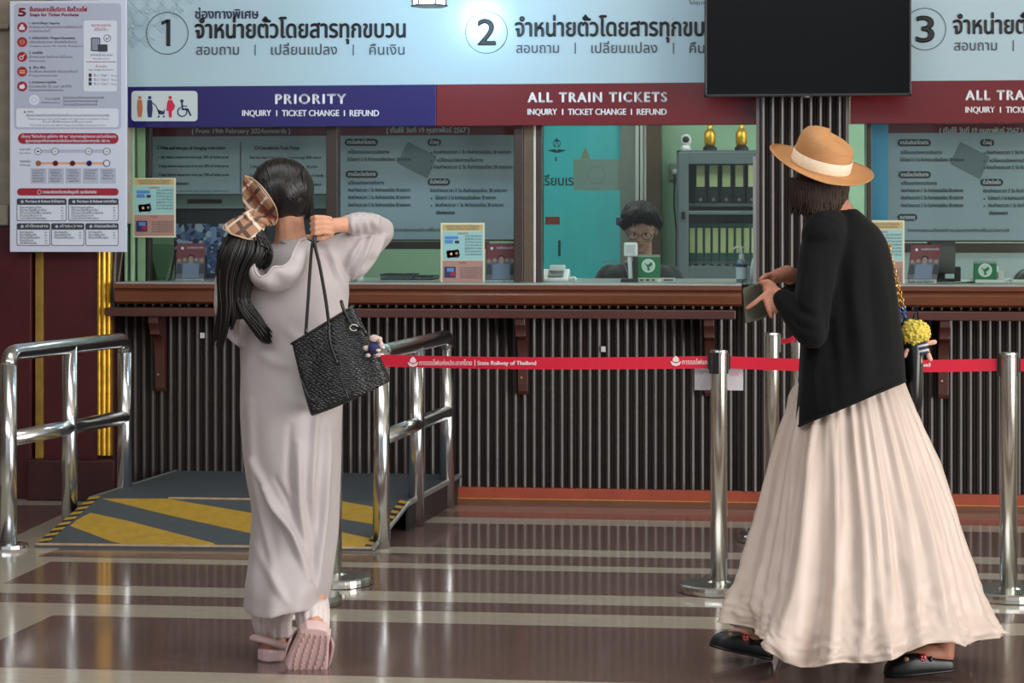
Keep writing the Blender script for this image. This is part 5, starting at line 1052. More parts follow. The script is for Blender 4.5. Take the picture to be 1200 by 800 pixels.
pt_ = loft(J1, [(258, 291, 312, -.12, .03), (272, 274, 318, -.14, .04), (292, 266, 316, -.145, .045), (320, 264, 305, -.145, .04), (350, 265, 296, -.14, .034), (372, 269, 291, -.13, .02)], 28, 20, lambda t, a: .004*math.sin(9*a+5*t)).build('ponytail', m_hair, w1, smooth=True)
s_ = strands(J1, g2, 420, seed=2).build('ponytail_strands', m_hair, pt_, smooth=True); s_['kind'] = 'stuff'
def g3(r, i, m):
    e = r.uniform(-1, 1); return [J1(u+e*6, v+e*2.5, d+.012*r.uniform(-1, 1)) for u, v, d in [cr([(303, 264, -.15), (313, 276, -.175), (320, 291, -.185), (317, 305, -.16), (308, 313, -.13)], k/(m-1)) for k in range(m)]], .005
s_ = strands(J1, g3, 60, m=12, seed=5).build('curl_over_hood', m_hair, pt_, smooth=True); s_['kind'] = 'stuff'
def plaid(name):
    m = bpy.data.materials.new(name); m.use_nodes = True; nt = m.node_tree; N = nt.nodes; Lk = nt.links; b = N['Principled BSDF']; b.inputs['Roughness'].default_value = .6
    tc = N.new('ShaderNodeTexCoord'); prev = None
    def stripe(rot, sc, ph, lo, hi):
        mp = N.new('ShaderNodeMapping'); mp.inputs['Rotation'].default_value = rot; Lk.new(tc.outputs['Object'], mp.inputs[0]); w = N.new('ShaderNodeTexWave'); w.inputs['Scale'].default_value = sc; w.inputs['Phase Offset'].default_value = ph; Lk.new(mp.outputs[0], w.inputs['Vector'])
        r = N.new('ShaderNodeValToRGB'); r.color_ramp.interpolation = 'CONSTANT'; r.color_ramp.elements[0].position = 0; r.color_ramp.elements[0].color = (0, 0, 0, 1); r.color_ramp.elements[1].position = hi; r.color_ramp.elements[1].color = (1, 1, 1, 1); Lk.new(w.outputs['Fac'], r.inputs[0]); return r.outputs[0]
    base = lin((168, 124, 94)); cur = None
    for rot, sc, ph, hi, col in (((0, .7, 0), 4, 0, .93, (84, 58, 48)), ((0, -.85, 0), 4, 1, .93, (92, 64, 52)), ((0, .7, 0), 4, 3.1, .965, (222, 204, 186)), ((0, -.85, 0), 4, 4.2, .97, (222, 204, 186)), ((0, .7, 0), 2.5, 2, .99, (150, 60, 50))):
        mx = N.new('ShaderNodeMix'); mx.data_type = 'RGBA'; Lk.new(stripe(rot, sc, ph, 0, hi), mx.inputs[0])
        if cur is None: mx.inputs[6].default_value = (*base, 1)
        else: Lk.new(cur, mx.inputs[6])
        mx.inputs[7].default_value = (*lin(col), 1); cur = mx.outputs[2]
    Lk.new(cur, b.inputs['Base Color']); MATS[name] = m; return m
m_pl = plaid('tan_plaid_silk'); m_pe = mat('scarf_edge', (196, 164, 134), .5)
A_ = [(290, 206.5), (299, 210), (310, 218), (320, 230), (327, 243), (328, 254), (325, 263)]; B_ = [(289, 208), (287, 218), (286.5, 229), (288, 240), (293, 250), (304, 259), (318, 266)]
G = []
for i in range(37):
    t = i/36; a, b = cr(A_, t), cr(B_, t); G.append([onhead(a[0]+(b[0]-a[0])*s/14, a[1]+(b[1]-a[1])*s/14, .012+.006*math.sin(PI*s/14)+.0035*math.sin(s*1.3+t*9)*math.sin(PI*s/14), False) for s in range(15)])
sc_ = MB().rings(G, closed=False, cap=False).build('scarf', m_pl, w1, smooth=True, solid=.003, sub=1)
MB().tube([onhead(*cr(A_, i/36), .015, False) for i in range(37)], .0026, 6).build('scarf_hem', m_pe, sc_, smooth=True)
R_ = []
for j, (cx_, cy_, w_, dd_, rd_) in enumerate(((312, 252, 12, -.115, .03), (305, 256, 15, -.135, .036), (299, 260, 17, -.145, .042), (294, 266, 21, -.150, .048), (291, 272, 24, -.150, .052))):
    R_.append([J1(cx_+w_*math.cos(a)*.95, cy_+w_*.28*math.cos(a)+(2+1.0*j)*-math.sin(a)*.9, dd_+rd_*math.sin(a))+RT*(.002*math.sin(9*a+j)) for a in [2*PI*k/36 for k in range(36)]])
MB().rings(R_, cap=False).build('scarf_wrap', m_pl, sc_, smooth=True, solid=.004, sub=1); MB().tube(R_[-1]+[R_[-1][0]], .003, 6).build('scarf_hem', m_pe, sc_, smooth=True)
MB().tube([J1(303, 247, -.14), J1(295, 252, -.165), J1(299, 258, -.17), J1(311, 257, -.165), J1(320, 262, -.15)], [.008, .012, .010, .012, .008], 10).build('scarf_knot', m_pl, sc_, smooth=True)
MB().ell(J1(354.5, 243.5, -.045), (.004, .004, .007), 10, 8).build('earring', mat('earring_green', (120, 170, 150), .2, metal=.5), w1, smooth=True)

# --- black handbag
m_leather = mat('black_embossed_leather', (22, 24, 26), .24, spec=.6)
nt = m_leather.node_tree; tc = nt.nodes.new('ShaderNodeTexCoord'); mp = nt.nodes.new('ShaderNodeMapping'); mp.inputs['Rotation'].default_value = (0, .6, 0); mp.inputs['Scale'].default_value = (70, 70, 150); vo = nt.nodes.new('ShaderNodeTexVoronoi'); vo.inputs['Scale'].default_value = 1; vo.inputs['Randomness'].default_value = .45; bp = nt.nodes.new('ShaderNodeBump'); bp.inputs['Strength'].default_value = .9; bp.inputs['Distance'].default_value = .004; bp.invert = True
nt.links.new(tc.outputs['Object'], mp.inputs[0]); nt.links.new(mp.outputs[0], vo.inputs['Vector']); nt.links.new(vo.outputs['Distance'], bp.inputs['Height']); nt.links.new(bp.outputs[0], nt.nodes['Principled BSDF'].inputs['Normal'])
m_lp = mat('black_leather_plain', (22, 22, 24), .28, spec=.6); m_ringm = mat('pale_ring', (216, 212, 204), .25, metal=.6)
JB = J1; BD = -.24
bag = thing('handbag', 'black embossed leather handbag hanging from the woman\'s raised hand', 'handbag', JB(405, 420, BD), None)
EL = [(350.5, 398), (357, 425), (364, 452), (371, 476), (374, 479.5)]; ER = [(420, 355.5), (431, 377), (446, 405), (461, 436), (459, 441.5)]; DR = [.022, .042, .058, .062, .045]
R_ = []
for j in range(31):
    t = j/30; l_, r_ = cr(EL, t), cr(ER, t); rd = cr([(x,) for x in DR], t)[0]; ring = []
    for k in range(44):
        a = 2*PI*k/44; c = math.copysign(abs(math.cos(a))**.45, math.cos(a)); s = math.copysign(abs(math.sin(a))**.55, math.sin(a)); w = (1+c)/2
        dent = .010*math.sin(PI*t)*math.cos(w*PI*3+1.5)*(1 if s < 0 else 0)
        ring.append(JB(l_[0]+(r_[0]-l_[0])*w, l_[1]+(r_[1]-l_[1])*w+2.0*math.sin(PI*w)*t, BD+rd*s-dent))
    R_.append(ring)
bb = MB().rings(R_).build('bag_body', m_leather, bag, smooth=True)
MB().tube([p+(p-JB(385, 377, BD)).normalized()*.001 for p in R_[0]]+[R_[0][0]], .0045, 8).build('rim_piping', m_lp, bag, smooth=True)
MB().tube([R_[j][11 if False else 33] for j in range(0, 31)], .0025, 6).build('front_seam', m_lp, bag, smooth=True)
MB().tube([JB(362, 436, BD-.055), JB(372, 458, BD-.068), JB(380, 462, BD-.066)], [.002, .006, .002], 8).build('pleat', m_lp, bag, smooth=True)
for pts in ([(374, 272, -.10), (370.5, 284, -.135), (369, 310, -.170), (368, 350, -.22), (367, 386, BD-.03)], [(375, 270, -.10), (373, 284, -.138), (380, 310, -.18), (388, 345, -.235), (394, 378, BD-.045)]):
    MB().tube([JB(*cr(pts, k/20)) for k in range(21)], .0056, 8).build('strap', m_lp, bag, smooth=True)
MB().tube([JB(*cr([(394, 378, BD-.045), (396, 398, BD-.06), (404, 420, BD-.065)], k/8)) for k in range(9)], [.006]*9, 8).build('strap_tab', m_lp, bag, smooth=True)
MB().tube([JB(*cr([(406, 350, BD+.01), (410, 360, BD-.02), (417, 372, BD-.045), (421, 377, BD-.05)], k/8)) for k in range(9)], .006, 8).build('side_handle', m_lp, bag, smooth=True)
MB().tube([JB(422+4.6*math.cos(a), 379+3.4*math.sin(a), BD-.055) for a in [2*PI*k/16 for k in range(17)]], .0022, 6).build('ring', m_ringm, bag, smooth=True, label='pale metal ring')
MB().tube([JB(426, 380, BD-.055), JB(432, 379, BD-.06), JB(437, 388, BD-.06)], .007, 8).build('charm_cord', m_lp, bag, smooth=True)
mb = MB()
for (u, v, ru, rv) in ((445, 391, .017, .013), (451, 392, .010, .010), (436, 402, .012, .010), (453, 399, .010, .012), (449, 409, .012, .009), (438, 410, .009, .008)): mb.ell(JB(u, v, BD-.06), (ru, .012, rv), 12, 8, (RT, FW, UP))
organic(mb, 'charm', mat('charm_fabric', (206, 184, 176), .8, var=.2, vscale=60), bag, .003, 1, label='small pale cloth charm')
MB().ell(JB(445, 402, BD-.068), (.020, .012, .018), 12, 8, (RT, FW, UP)).build('charm_dress', mat('charm_navy', (38, 40, 92), .7), bag, smooth=True); MB().ell(JB(450, 404, BD-.08), (.008, .004, .005), 10, 8, (RT, FW, UP)).build('charm_patch', mat('charm_cream', (226, 206, 190), .7), bag, smooth=True)

# ================================================================ WOMAN WITH THE STRAW HAT
D2 = CZ*FPX/(786-HOR); J2 = frame_pt(D2)
root = J2(990, 786); root.z = 0
w2 = thing('person', 'woman walking left in a straw hat, black cardigan and long cream skirt', 'person', root)
mb = MB(); f2 = (RT*-.80+FW*.55+UP*-.14).normalized()
Ph2, axh2 = head(mb, J2(962, 219, 0.0), f2, UP, .92)
chain(mb, [J2(970, 232, .0), J2(982, 250, .0), J2(990, 270, .01)], [.052, .052, .07]); chain(mb, [J2(986, 285, .0), J2(990, 340, .0), J2(996, 400, .0), J2(992, 460, .0)], [.10, .105, .10, .12])
chain(mb, [J2(985, 480, -.06), J2(965, 550, -.02), J2(935, 620, .08), J2(910, 690, .13), J2(890, 745, .16)], [.085, .075, .054, .050, .033])
chain(mb, [J2(1000, 480, .06), J2(1020, 550, .04), J2(1045, 625, .0), J2(1078, 700, .0), J2(1096, 755, -.03)], [.085, .075, .054, .050, .034])
# near arm, bent, hand on the wallet
chain(mb, [J2(966, 284, -.09), J2(951, 335, -.14), J2(945, 385, -.17)], [.044, .042, .038]); chain(mb, [J2(945, 385, -.17), J2(925, 368, -.13), J2(908, 344, -.10)], [.037, .033, .023])
mb.ell(J2(899, 338, -.085), (.026, .016, .022), 14, 10, ((RT*.85+UP*.3).normalized(), FW, (UP*.85-RT*.3).normalized()))
for pts, rr in (([(897, 340, -.10), (889, 346, -.112), (880, 353, -.115), (871.5, 359.5, -.11)], .0088), ([(895, 343, -.10), (893, 353, -.115), (896, 362, -.118), (899, 369.5, -.112)], .0086), ([(899, 345, -.10), (900, 354, -.112), (903, 360, -.114), (905, 365, -.108)], .0084), ([(903, 345, -.10), (906, 352, -.108), (907, 357, -.11), (906, 362, -.105)], .0075)):
    chain(mb, [J2(*p) for p in pts], [rr*1.1, rr, rr*.95, rr*.78], 10)
chain(mb, [J2(903, 334, -.09), J2(896, 329, -.085), J2(889, 330, -.08)], [.011, .010, .0085], 10)
# far arm
chain(mb, [J2(975, 285, .12), J2(955, 330, .15), J2(946, 345, .13)], [.046, .040, .036]); chain(mb, [J2(946, 332, .13), J2(924, 321, .06), J2(910, 324, .02)], [.034, .029, .023])
mb.ell(J2(903, 326, .0), (.028, .016, .018), 14, 10, ((RT*.85+UP*.45).normalized(), FW, (UP*.85-RT*.45).normalized()))
for k in range(4): chain(mb, [J2(899+k*1.2, 326+k*1.6, -.01+.012*k), J2(893-k*.8, 330+k*1.2, -.016+.014*k), J2(887+k*.5, 334+k*1.8, -.012+.014*k), J2(885+k, 340+k*1.5, -.004+.013*k)], [.0085, .0082, .008, .007], 9)
chain(mb, [J2(903, 322, -.01), J2(896, 322.5, -.03), J2(890, 327, -.035)], [.010, .009, .008], 9)
body2 = organic(mb, 'body', m_skin2, w2, .0046, 2); eyes(Ph2, axh2, .92, body2); mouth(Ph2, axh2, .92, body2)
# --- skirt
m_skirt = mat('cream_viscose', (206, 187, 175), .42, spec=.5, sheen=.3, var=.03, vscale=5, bump=.08, bscale=160)
rows = [(432, 950, 1052, .0, .125), (455, 930, 1062, .0, .15), (480, 921, 1073, .0, .175), (510, 911, 1086, .0, .195), (550, 901, 1102, .0, .22), (600, 889, 1121, -.01, .25), (650, 877, 1137, -.02, .28), (690, 866, 1150, -.03, .31), (720, 856, 1162, -.04, .335), (738, 850, 1170, -.05, .35), (752, 847, 1174, -.05, .36)]
def d2(t, a):
    w = .35+t; e = 1-.25*t
    rg = lambda x: 1-2*abs(math.sin(x/2))**.8
    s = .015*rg(15*a+1.1*math.sin(3*a)+1.2*math.sin(2.5*t))+.012*rg(24*a+2.2*math.sin(2*a+3*t)+1.0)+.009*rg(39*a-2*t+2*math.sin(5*a))*(1-.7*t)+.007*math.sin(9*a+14*t+3*math.sin(4*a))*t*t
    s += .060*math.exp(-((a-(4.20-.40*(t-.5)))/.11)**2)*t**.8          # the long bright fold in front
    s -= .034*math.exp(-((a-(4.44-.35*(t-.5)))/.08)**2)*t; s -= .050*math.exp(-((a-(3.86-.35*(t-.5)))/.17)**2)*t; s += .022*math.exp(-((a-5.15-.1*t)/.09)**2)*t*t+.018*math.exp(-((a-5.5)/.07)**2)*t*t
    nz = noise.noise(Vector((5*math.cos(a)+.3*t, 5*math.sin(a), 7*t))); n2 = noise.noise(Vector((11*math.cos(a), 11*math.sin(a), 16*t+3)))
    s += (.020*nz+.012*(1-2*abs(n2))-.004)*t*t
    return s*w*e
HEM = [(847, 727), (875, 744), (905, 760), (920, 775), (935, 782), (955, 781), (985, 776), (1020, 777), (1050, 772), (1085, 754), (1110, 752), (1125, 758), (1150, 752), (1174, 742)]
hx, hy = np.array([h[0] for h in HEM], float), np.array([h[1] for h in HEM], float)
def ym(t, u, v): return 432+(v-432)*(float(np.interp(u, hx, hy))-432)/(752-432) if t > .2 else v+(t/.2)*((v-432)*(float(np.interp(u, hx, hy))-752)/320)
sk = loft(look_pt(D2), rows, 220, 90, d2, ymap=ym, cap=False).build('skirt', m_skirt, w2, smooth=True, solid=.003)
# --- cardigan
m_knit = mat('black_knit', (9, 11, 13), .85, spec=.2, sheen=.05, bump=.35, bscale=220)
def yb2(u): return 502-(min(max(u, 930), 1064)-932)*.42
rows = [(0, 974, 1004, .0, .045), (.05, 955, 1017, .0, .075), (.11, 943, 1031, .0, .105), (.2, 938, 1041, .0, .125), (.32, 937, 1046, .0, .135), (.46, 937, 1050, .0, .14), (.6, 937, 1054, .0, .15), (.74, 935, 1058, .0, .16), (.88, 932, 1061, .0, .195), (1, 930, 1063, .0, .212)]
mb = loft(look_pt(D2), rows, 64, 70, lambda t, a: .004*math.sin(6*a+5*t)*t, ymap=lambda t, u, v: 244+v*(yb2(u)-244), power=.82)
chain(mb, [J2(968, 268, -.05), J2(960, 276, -.10)], [.070, .072], 20); chain(mb, [J2(962, 278, -.09), J2(953, 308, -.12), J2(946, 345, -.15), J2(943, 383, -.17)], [.070, .066, .060, .056], 20); chain(mb, [J2(943, 384, -.17), J2(932, 374, -.15), J2(920, 358, -.125), J2(913, 349, -.11)], [.056, .050, .041, .036], 20)
chain(mb, [J2(975, 285, .10), J2(957, 325, .14), J2(946, 338, .12), J2(938, 330, .10)], [.066, .056, .046, .040], 16)
kl_ = [([(1003, 285), (1000, 340), (1008, 400), (1012, 455)], .012, 9), ([(968, 300), (966, 350), (975, 410), (980, 470)], -.010, 7), ([(1030, 300), (1038, 360), (1046, 430)], .008, 7), ([(985, 300), (990, 360), (994, 440)], -.006, 7), ([(948, 300), (940, 340), (932, 372)], .006, 5), ([(960, 400), (955, 440), (958, 485)], .009, 6), ([(930, 352), (940, 365), (958, 372)], -.007, 4), ([(922, 366), (936, 382), (955, 388)], -.006, 4), ([(1018, 300), (1022, 360), (1030, 440)], -.006, 6)]
cd = organic(mb, 'cardigan', m_knit, w2, .0062, 4, wrinkler(kl_, 11, .003, 9, (1, 1, .5)))
R_ = [[J2(988+(12+.5*j)*math.cos(a), 249-1.6*j+2.5*math.cos(a), .040*math.sin(a)) for a in [2*PI*k/30 for k in range(30)]] for j in range(4)]
MB().rings(R_, cap=False).build('collar', m_knit, cd, smooth=True, solid=.006)
MB().tube([at(u, yb2(u)-1.5, D2-.213*max(0, 1-abs((u-996.5)/67)**(2/.82))**(.41)-.002) for u in range(933, 1063, 4)], .0045, 6).build('hem_rib', m_knit, cd, smooth=True)
# --- hair under the hat
mb = MB().ell(J2(960, 216, .0), (.088, .082, .076), 24, 16, (RT, FW, UP)); mb.ell(J2(957, 236, .0), (.068, .075, .055), 20, 14, (RT, FW, UP)); mb.ell(J2(962, 250, -.01), (.05, .07, .04), 16, 12, (RT, FW, UP))
h2 = organic(mb, 'hair', m_hairb, w2, .006, 3, wrinkler([], 5, .010, 22))
def g4(r, i, m):
    a = r.uniform(0, 2*PI); q0 = 960+35*math.cos(a); d0 = .108*math.sin(a); L_ = r.uniform(.6, 1.0); ph_ = r.uniform(0, 6); 
    if q0 > 983 and math.sin(a) < 0: L_ *= .8
    return [J2(q0+(-4-10*math.cos(a))*(k/(m-1))**1.5*.8+3*math.sin(8*k/(m-1)+ph_)*(k/(m-1)), 211+3*math.cos(a)-2*math.sin(a)+46*L_*k/(m-1), d0*(.88-.08*k/(m-1))) for k in range(m)], .0028
s_ = strands(J2, g4, 560, m=10, seed=12).build('hair_strands', m_hairb, h2, smooth=True); s_['kind'] = 'stuff'
# --- straw hat
m_straw = mat('tan_straw', (190, 136, 86), .6, var=.10, vscale=8, stretch=(1, 1, 3)); nt = m_straw.node_tree
tc = nt.nodes.new('ShaderNodeTexCoord'); wv = nt.nodes.new('ShaderNodeTexWave'); wv.wave_type = 'BANDS'; wv.bands_direction = 'Z'; wv.inputs['Scale'].default_value = 70; wv.inputs['Distortion'].default_value = 1.2; bp = nt.nodes.new('ShaderNodeBump'); bp.inputs['Strength'].default_value = .4; bp.inputs['Distance'].default_value = .0015
nt.links.new(tc.outputs['Object'], wv.inputs['Vector']); nt.links.new(wv.outputs['Fac'], bp.inputs['Height']); nt.links.new(bp.outputs[0], nt.nodes['Principled BSDF'].inputs['Normal'])
m_rbn = mat('cream_ribbon', (234, 216, 190), .6, var=.05, vscale=50, bump=.2, bscale=200)
hat = bpy.data.objects.new('hat', None); COL.objects.link(hat); hat.parent = w2; hc2 = J2(961, 196, .0)
hat.location = hc2-Vector(w2.location); Wz = (UP+FW*-.34+RT*.225).normalized(); Ux = (RT-Wz*RT.dot(Wz)).normalized(); Vy = Wz.cross(Ux)
def hatpt(r, z, a, br=False):
    c, s = math.cos(a), math.sin(a)
    if r > .1: z += .012*((r-.1)/.07)**2*(c*c*1.2-.3)+(.010*max(0, -c)*((r-.1)/.07))
    if z > .07: z -= .016*(c+.2)*(z-.07)/.045; 
    rx = r*1.0; ry = r*(1.06 if r < .11 else .98)
    return Ux*(rx*c)+Vy*(ry*s)+Wz*z
def hl(prof, nm, m, lab=None, sol=0): 
    return MB().rings([[hatpt(max(r, 1e-4), z, 2*PI*k/72) for k in range(72)] for r, z in prof], cap=False).build(nm, m, hat, smooth=True, local=True, solid=sol, label=lab)
hl([(.172, .004), (.165, .000), (.15, -.003), (.13, -.003), (.11, .0), (.098, .004), (.0955, .012), (.094, .05), (.091, .075), (.085, .095), (.073, .108), (.05, .116), (.025, .119), (.0, .119)], 'hat_shape', m_straw)
hl([(.0975, .006), (.0985, .010), (.0970, .044), (.0955, .045)], 'ribbon_band', m_rbn, 'cream ribbon band', .001)
MB().rings([[hatpt(.172+.002*math.cos(b), .004+.002*math.sin(b), 2*PI*k/72) for k in range(73)] for b in [2*PI*j/6 for j in range(7)]], closed=False, cap=False).build('brim_edge', m_straw, hat, smooth=True, local=True)
# --- clogs
m_clog = mat('black_clog_rubber', (24, 27, 28), .38, spec=.5)
def clog(heel, toe, D_, lab, bare):
    f = (toe-heel); L_ = f.length; f = f.normalized(); up = (UP-f*f.z).normalized(); s = f.cross(up).normalized(); P = lambda a, b, c: heel+f*(a*L_)+s*b+up*c
    R_ = []; prof = [(0, .022, .030), (.03, .032, .045), (.12, .037, .052), (.3, .040, .055), (.45, .043, .072), (.6, .047, .075), (.75, .048, .066), (.88, .043, .052), (.96, .030, .038), (1, .012, .022)]
    for a, w, h in prof: R_.append([P(a, w*math.copysign(abs(math.cos(t))**.7, math.cos(t)), h*.5+h*.5*math.copysign(abs(math.sin(t))**.6, math.sin(t))) for t in [2*PI*k/24 for k in range(24)]])
    o = MB().rings(R_).build('clog', m_clog, w2, smooth=True, sub=1, label=lab)
    MB().rings([[P(a, w*1.06*math.cos(t), .009+.009*math.sin(t)) for t in [2*PI*k/16 for k in range(16)]] for a, w, h in prof]).build('outsole', m_clog, o, smooth=True)
    MB().tube([P(.40, .044, .045), P(.12, .044, .070), P(-.03, .02, .080), P(-.04, 0, .082), P(-.03, -.02, .080), P(.12, -.044, .070), P(.40, -.044, .045)] if not bare else [P(.40, .044, .05), P(.2, .043, .085), P(.40, -.044, .05)], .006, 8).build('strap', m_clog, o, smooth=True)
    sgn = 1 if s.dot(FW) < 0 else -1
    MB().ell(P(.50, .041*sgn, .060), (.013, .010, .013), 14, 10, (RT, FW, UP)).build('charm', mat('clog_charm_red', (196, 22, 44), .3), o, smooth=True, label='round red charm')
    dd_ = MB(); 
    for x_, z_ in ((-.005, .004), (.004, .005), (.0, -.006), (-.006, -.004), (.006, -.002)): dd_.ell(P(.50, .041*sgn, .060)+RT*x_+UP*z_-FW*.009, (.0022, .0015, .0022), 8, 6, (RT, FW, UP))
    k_ = dd_.build('charm_dots', m_white, o, smooth=True); k_['kind'] = 'stuff'
    MB().ell(P(.74, .040*sgn, .058), (.009, .006, .008), 12, 8, (RT, FW, UP)).build('charm', mat('clog_charm_tan', (150, 124, 96), .4), o, smooth=True, label='small tan charm')
    ft = MB(); chain(ft, [P(.12, 0, .055), P(.4, 0, .062), P(.7, 0, .045)], [.032, .033, .025]); chain(ft, [P(.13, 0, .055), P(.10, 0, .11)], [.033, .032]); organic(ft, 'foot', m_skin2, w2, .005, 2)
hA, tA = J2(911, 771.5, .16), J2(836, 752, .16); hA.z = .004; tA.z = .050
clog(hA, tA-Vector((0, 0, .0)), 0, 'black clog striding ahead with its toe raised', False)
hB, tB = J2(1113, 784, -.06), J2(1031, 789, -.10); hB.z = .012; tB.z = .002; clog(hB, tB, 0, 'black clog behind, with the bare heel showing', True)
# --- wallet
m_wal = mat('olive_leather', (84, 84, 70), .5, var=.1, vscale=20, bump=.2, bscale=90)
wlt = thing('wallet', 'olive green wallet held in the hat woman\'s hands', 'wallet', J2(884, 356, -.06)); qs = [(868.5, 338, -.06), (893, 330, -.02), (902, 368, -.02), (890, 374, -.05), (871, 378, -.07)]
MB().prism([J2(*p) for p in qs], FW*.018).build('front_flap', m_wal, wlt, bevel=.004); MB().prism([J2(u+1, v-.5, d+.02) for u, v, d in qs], FW*.016).build('back_flap', m_wal, wlt, bevel=.004); MB().prism([J2(872, 337, -.045), J2(892, 330.5, -.01), J2(893, 336, -.01), J2(872, 342, -.045)], FW*.006).build('note_edge', m_white, wlt)
# --- black shoulder bag with gold chain and fluffy charm
D3 = .10; sb = thing('shoulder_bag', 'slim black shoulder bag on a gold chain behind the black cardigan', 'shoulder bag', J2(1070, 430, D3))
loft(J2, [(374, 1060, 1080, D3, .05), (385, 1057, 1084, D3, .085), (410, 1058, 1085.5, D3, .10), (440, 1060, 1085, D3, .105), (465, 1062, 1084.5, D3, .10), (480, 1065, 1083, D3, .08), (487, 1069, 1080, D3, .05)], 32, 30, lambda t, a: .003*math.sin(5*a+6*t), power=.7).build('bag_body', m_lp, sb, smooth=True)
MB().tube([J2(1076, 378, D3), J2(1080, 357, D3), J2(1084, 384, D3)], .003, 8).build('handle_loop', m_lp, sb, smooth=True)
m_gch = mat('gold_chain', (214, 168, 84), .25, metal=.9); mb = MB(); A3, B3 = (1041, 291), (1059, 361)
for rw in (0, 1):
    for k in range(17):
        t = k/16; u = A3[0]+(B3[0]-A3[0])*t+rw*(2+4.2*t)+2.0*math.sin(PI*t)*0; v = A3[1]+(B3[1]-A3[1])*t; c = J2(u, v, .02+.08*t); e1 = (UP*-.97+RT*.22).normalized(); e2 = (RT*math.cos(k*1.57)+FW*math.sin(k*1.57)).normalized()
        mb.tube([c+e1*(.0085*math.cos(a))+e2*(.0055*math.sin(a)) for a in [2*PI*j/10 for j in range(11)]], .0018, 5)
c_ = mb.build('chain', m_gch, sb, smooth=True); c_['kind'] = 'stuff'
MB().tube([J2(1041+3*math.cos(a), 289+3*math.sin(a), .0) for a in [2*PI*j/12 for j in range(13)]], .003, 6).build('chain_hook', m_gch, sb, smooth=True)
MB().tube([J2(1062+3.4*math.cos(a), 364+4*math.sin(a), D3-.03) for a in [2*PI*j/12 for j in range(13)]], .003, 6).tube([J2(1062, 367, D3-.03), J2(1066, 374, D3-.04)], .005, 8).build('blue_clip', mat('blue_clip', (48, 92, 160), .3, metal=.3), sb, smooth=True)
MB().ell(J2(1055, 369, D3-.04), (.009, .006, .009), 12, 8).build('brass_bell', m_gch, sb, smooth=True)
pc = J2(1074, 391, D3-.07); m_fl = mat('yellow_plush', (222, 200, 76), .9, sheen=.4, var=.15, vscale=60); rnd = random.Random(3); mb = MB().ell(pc, (.046, .045, .042), 20, 14, (RT, FW, UP))
for k in range(430):
    v = Vector((rnd.gauss(0, 1), rnd.gauss(0, 1), rnd.gauss(0, 1))).normalized(); q = pc+RT*v.x*.044+FW*v.y*.044+UP*v.z*.040; w = Vector((rnd.uniform(-1, 1), rnd.uniform(-1, 1), rnd.uniform(-1, 1)))*.004; mb.ell(q+w, (.0062, .0062, .0062), 6, 4)
x = mb.build('plush_ball', m_fl, sb, smooth=True, label='fluffy yellow plush charm'); x['kind'] = 'stuff'
mb = MB(); m_ps = mat('plush_skin', (228, 176, 154), .8)
for pts in ([(1076, 406), (1064, 411), (1061, 417)], [(1084, 403), (1096, 401)], [(1077, 413), (1079, 424)], [(1087, 411), (1091, 421)]): chain(mb, [J2(u, v, D3-.085) for u, v in pts], [.0085]*len(pts), 10)
organic(mb, 'plush_limbs', m_ps, sb, .003, 1, label='small pinkish plush limbs')
for k in range(5): MB().ell(J2(1081+k*.5-1, 402+k*3.0, D3-.088), (.024, .017, .0055), 16, 8, ((RT*.97+UP*.2).normalized(), FW, (UP*.97-RT*.2).normalized())).build('plush_stripe', m_plw if k % 2 else m_pnv, sb, smooth=True)

# ================================================================ TICKET CLERK BEHIND THE GLASS
D4 = (Y0+.98)/math.cos(YAW); J4 = frame_pt(D4); root = J4(748, 340); root.z = 0
w3 = thing('person', 'ticket clerk with glasses and black hair seated behind the glass, looking down', 'person', root)
mb = MB(); f4 = (FW*-.90+RT*-.12+UP*-.38).normalized(); sH = 1.08
Ph4, ax4 = head(mb, J4(751.5, 268, .0), f4, UP, sH); chain(mb, [J4(752, 284, .03), J4(752, 312, .06)], [.058, .062]); chain(mb, [J4(750, 330, .08), J4(750, 380, .08), J4(750, 430, .08)], [.14, .13, .15])
for q in (-1, 1):
    chain(mb, [J4(750+38*q, 325, .08), J4(750+48*q, 365, .05), J4(750+50*q, 388, -.05)], [.05, .045, .04]); chain(mb, [J4(750+50*q, 388, -.05), J4(750+30*q, 372, -.18)], [.038, .026]); mb.ell(J4(750+25*q, 370, -.22), (.03, .04, .015), 12, 8, (RT, FW, UP))
    for k in range(4): chain(mb, [J4(750+25*q+(k-1.5)*3.4, 370, -.25), J4(750+23*q+(k-1.5)*3.6, 369, -.285), J4(750+22*q+(k-1.5)*3.6, 372, -.305)], [.009, .0085, .007], 8)
    chain(mb, [J4(750+19*q, 371, -.21), J4(750+15*q, 371, -.24), J4(750+14*q, 372, -.265)], [.011, .010, .008], 8)
    chain(mb, [J4(750+14*q, 430, .06), J4(750+16*q, 436, -.35), J4(750+16*q, 540, -.38)], [.09, .07, .05])
m_skin3 = mat('skin_clerk', (176, 134, 116), .5, var=.05, vscale=20); body3 = organic(mb, 'body', m_skin3, w3, .006, 1); eyes(Ph4, ax4, sH, body3); mouth(Ph4, ax4, sH, body3)
mb = loft(J4, [(306, 738, 766, .05, .07), (311, 722, 780, .07, .10), (318, 706, 794, .08, .13), (330, 700, 801, .08, .15), (350, 702, 800, .08, .15), (420, 706, 796, .08, .16), (440, 708, 792, .06, .17)], 40, 30)
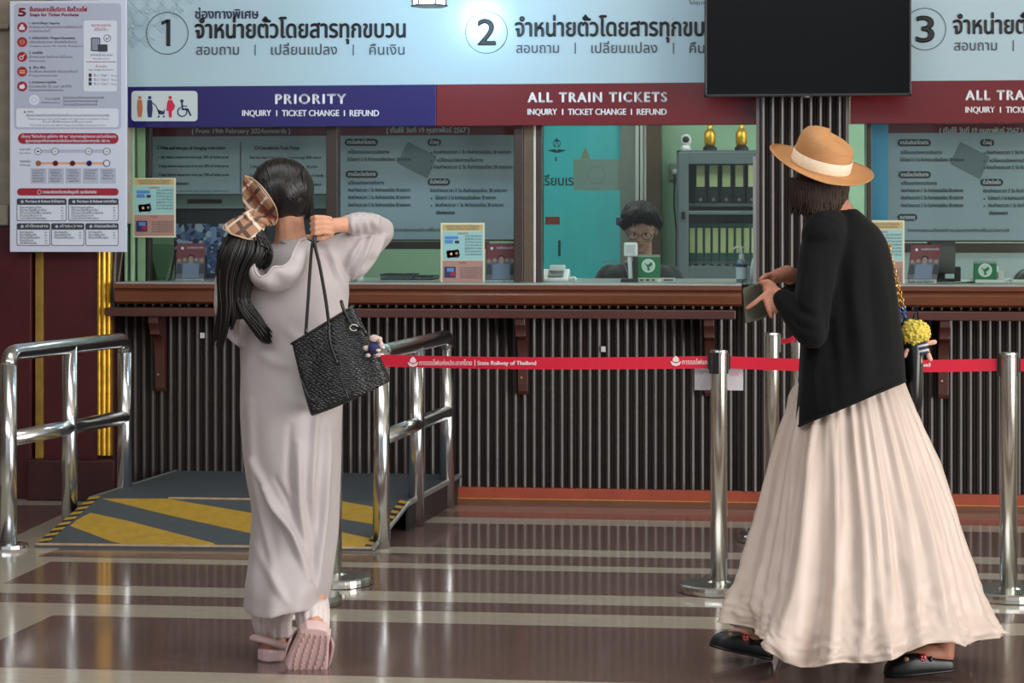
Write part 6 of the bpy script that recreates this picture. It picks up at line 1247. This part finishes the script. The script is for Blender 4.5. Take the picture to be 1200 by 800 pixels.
for q in (-1, 1): chain(mb, [J4(750+36*q, 324, .08), J4(750+47*q, 345, .06), J4(750+53*q, 370, .03), J4(750+54*q, 390, -.04)], [.068, .070, .066, .058]); chain(mb, [J4(750+54*q, 390, -.04), J4(750+36*q, 375, -.15)], [.056, .04])
kn = organic(mb, 'sweater', mat('black_sweater', (12, 13, 17), .8, sheen=.2), w3, .008, 3, wrinkler([([(712, 312), (726, 322), (730, 340)], .008, 4), ([(780, 315), (770, 330)], .006, 4)], 2, .004, 9))
MB().tube([J4(*cr([(706, 307, -.02), (722, 305, -.04), (733, 314, -.055), (737, 340, -.075)], k/14)) for k in range(15)], .003, 6).build('grey_cord', mat('cord_grey', (130, 132, 136), .5), kn, smooth=True)
mb = MB().ell(J4(750.5, 254, .02), (.113, .125, .092), 24, 16, (RT, FW, UP)); mb.ell(J4(750, 252, -.06), (.094, .060, .046), 20, 14, (RT, FW, UP)); chain(mb, [J4(729, 262, -.03), J4(731, 268, -.02)], [.025, .015]); chain(mb, [J4(773, 260, -.03), J4(773, 268, -.0)], [.022, .014])
m_hairc = mat('matte_black_hair', (24, 21, 21), .6, spec=.25, var=.3, vscale=30); h4 = organic(mb, 'hair', m_hairc, w3, .007, 3, wrinkler([], 8, .010, 24))
def g5(r, i, m):
    u0 = r.uniform(728, 774); e = r.random(); return [J4(751+(u0-751)*(.55+.5*k/(m-1)), 237+abs(u0-751)*.15+(21+7*e)*k/(m-1), -.05-.092*math.sin(PI*.55*k/(m-1)+.2)+abs(u0-751)*.0020) for k in range(m)], .0035
s_ = strands(J4, g5, 150, m=8, seed=21).build('fringe', m_hairc, h4, smooth=True); s_['kind'] = 'stuff'
g_ = MB()
for q in (-1, 1): g_.tube([Ph4(q*.034+.026*math.cos(a), .098, .0+.019*math.sin(a)) for a in [2*PI*j/20 for j in range(21)]], .0017, 6); g_.tube([Ph4(q*.060, .098, .004), Ph4(q*.080, .05, .004), Ph4(q*.084, -.01, .0)], .0016, 6)
g_.tube([Ph4(-.008, .099, .004), Ph4(0, .102, .006), Ph4(.008, .099, .004)], .0016, 6).build('glasses', mat('glasses_wire', (60, 56, 54), .3, metal=.7), w3, smooth=True)
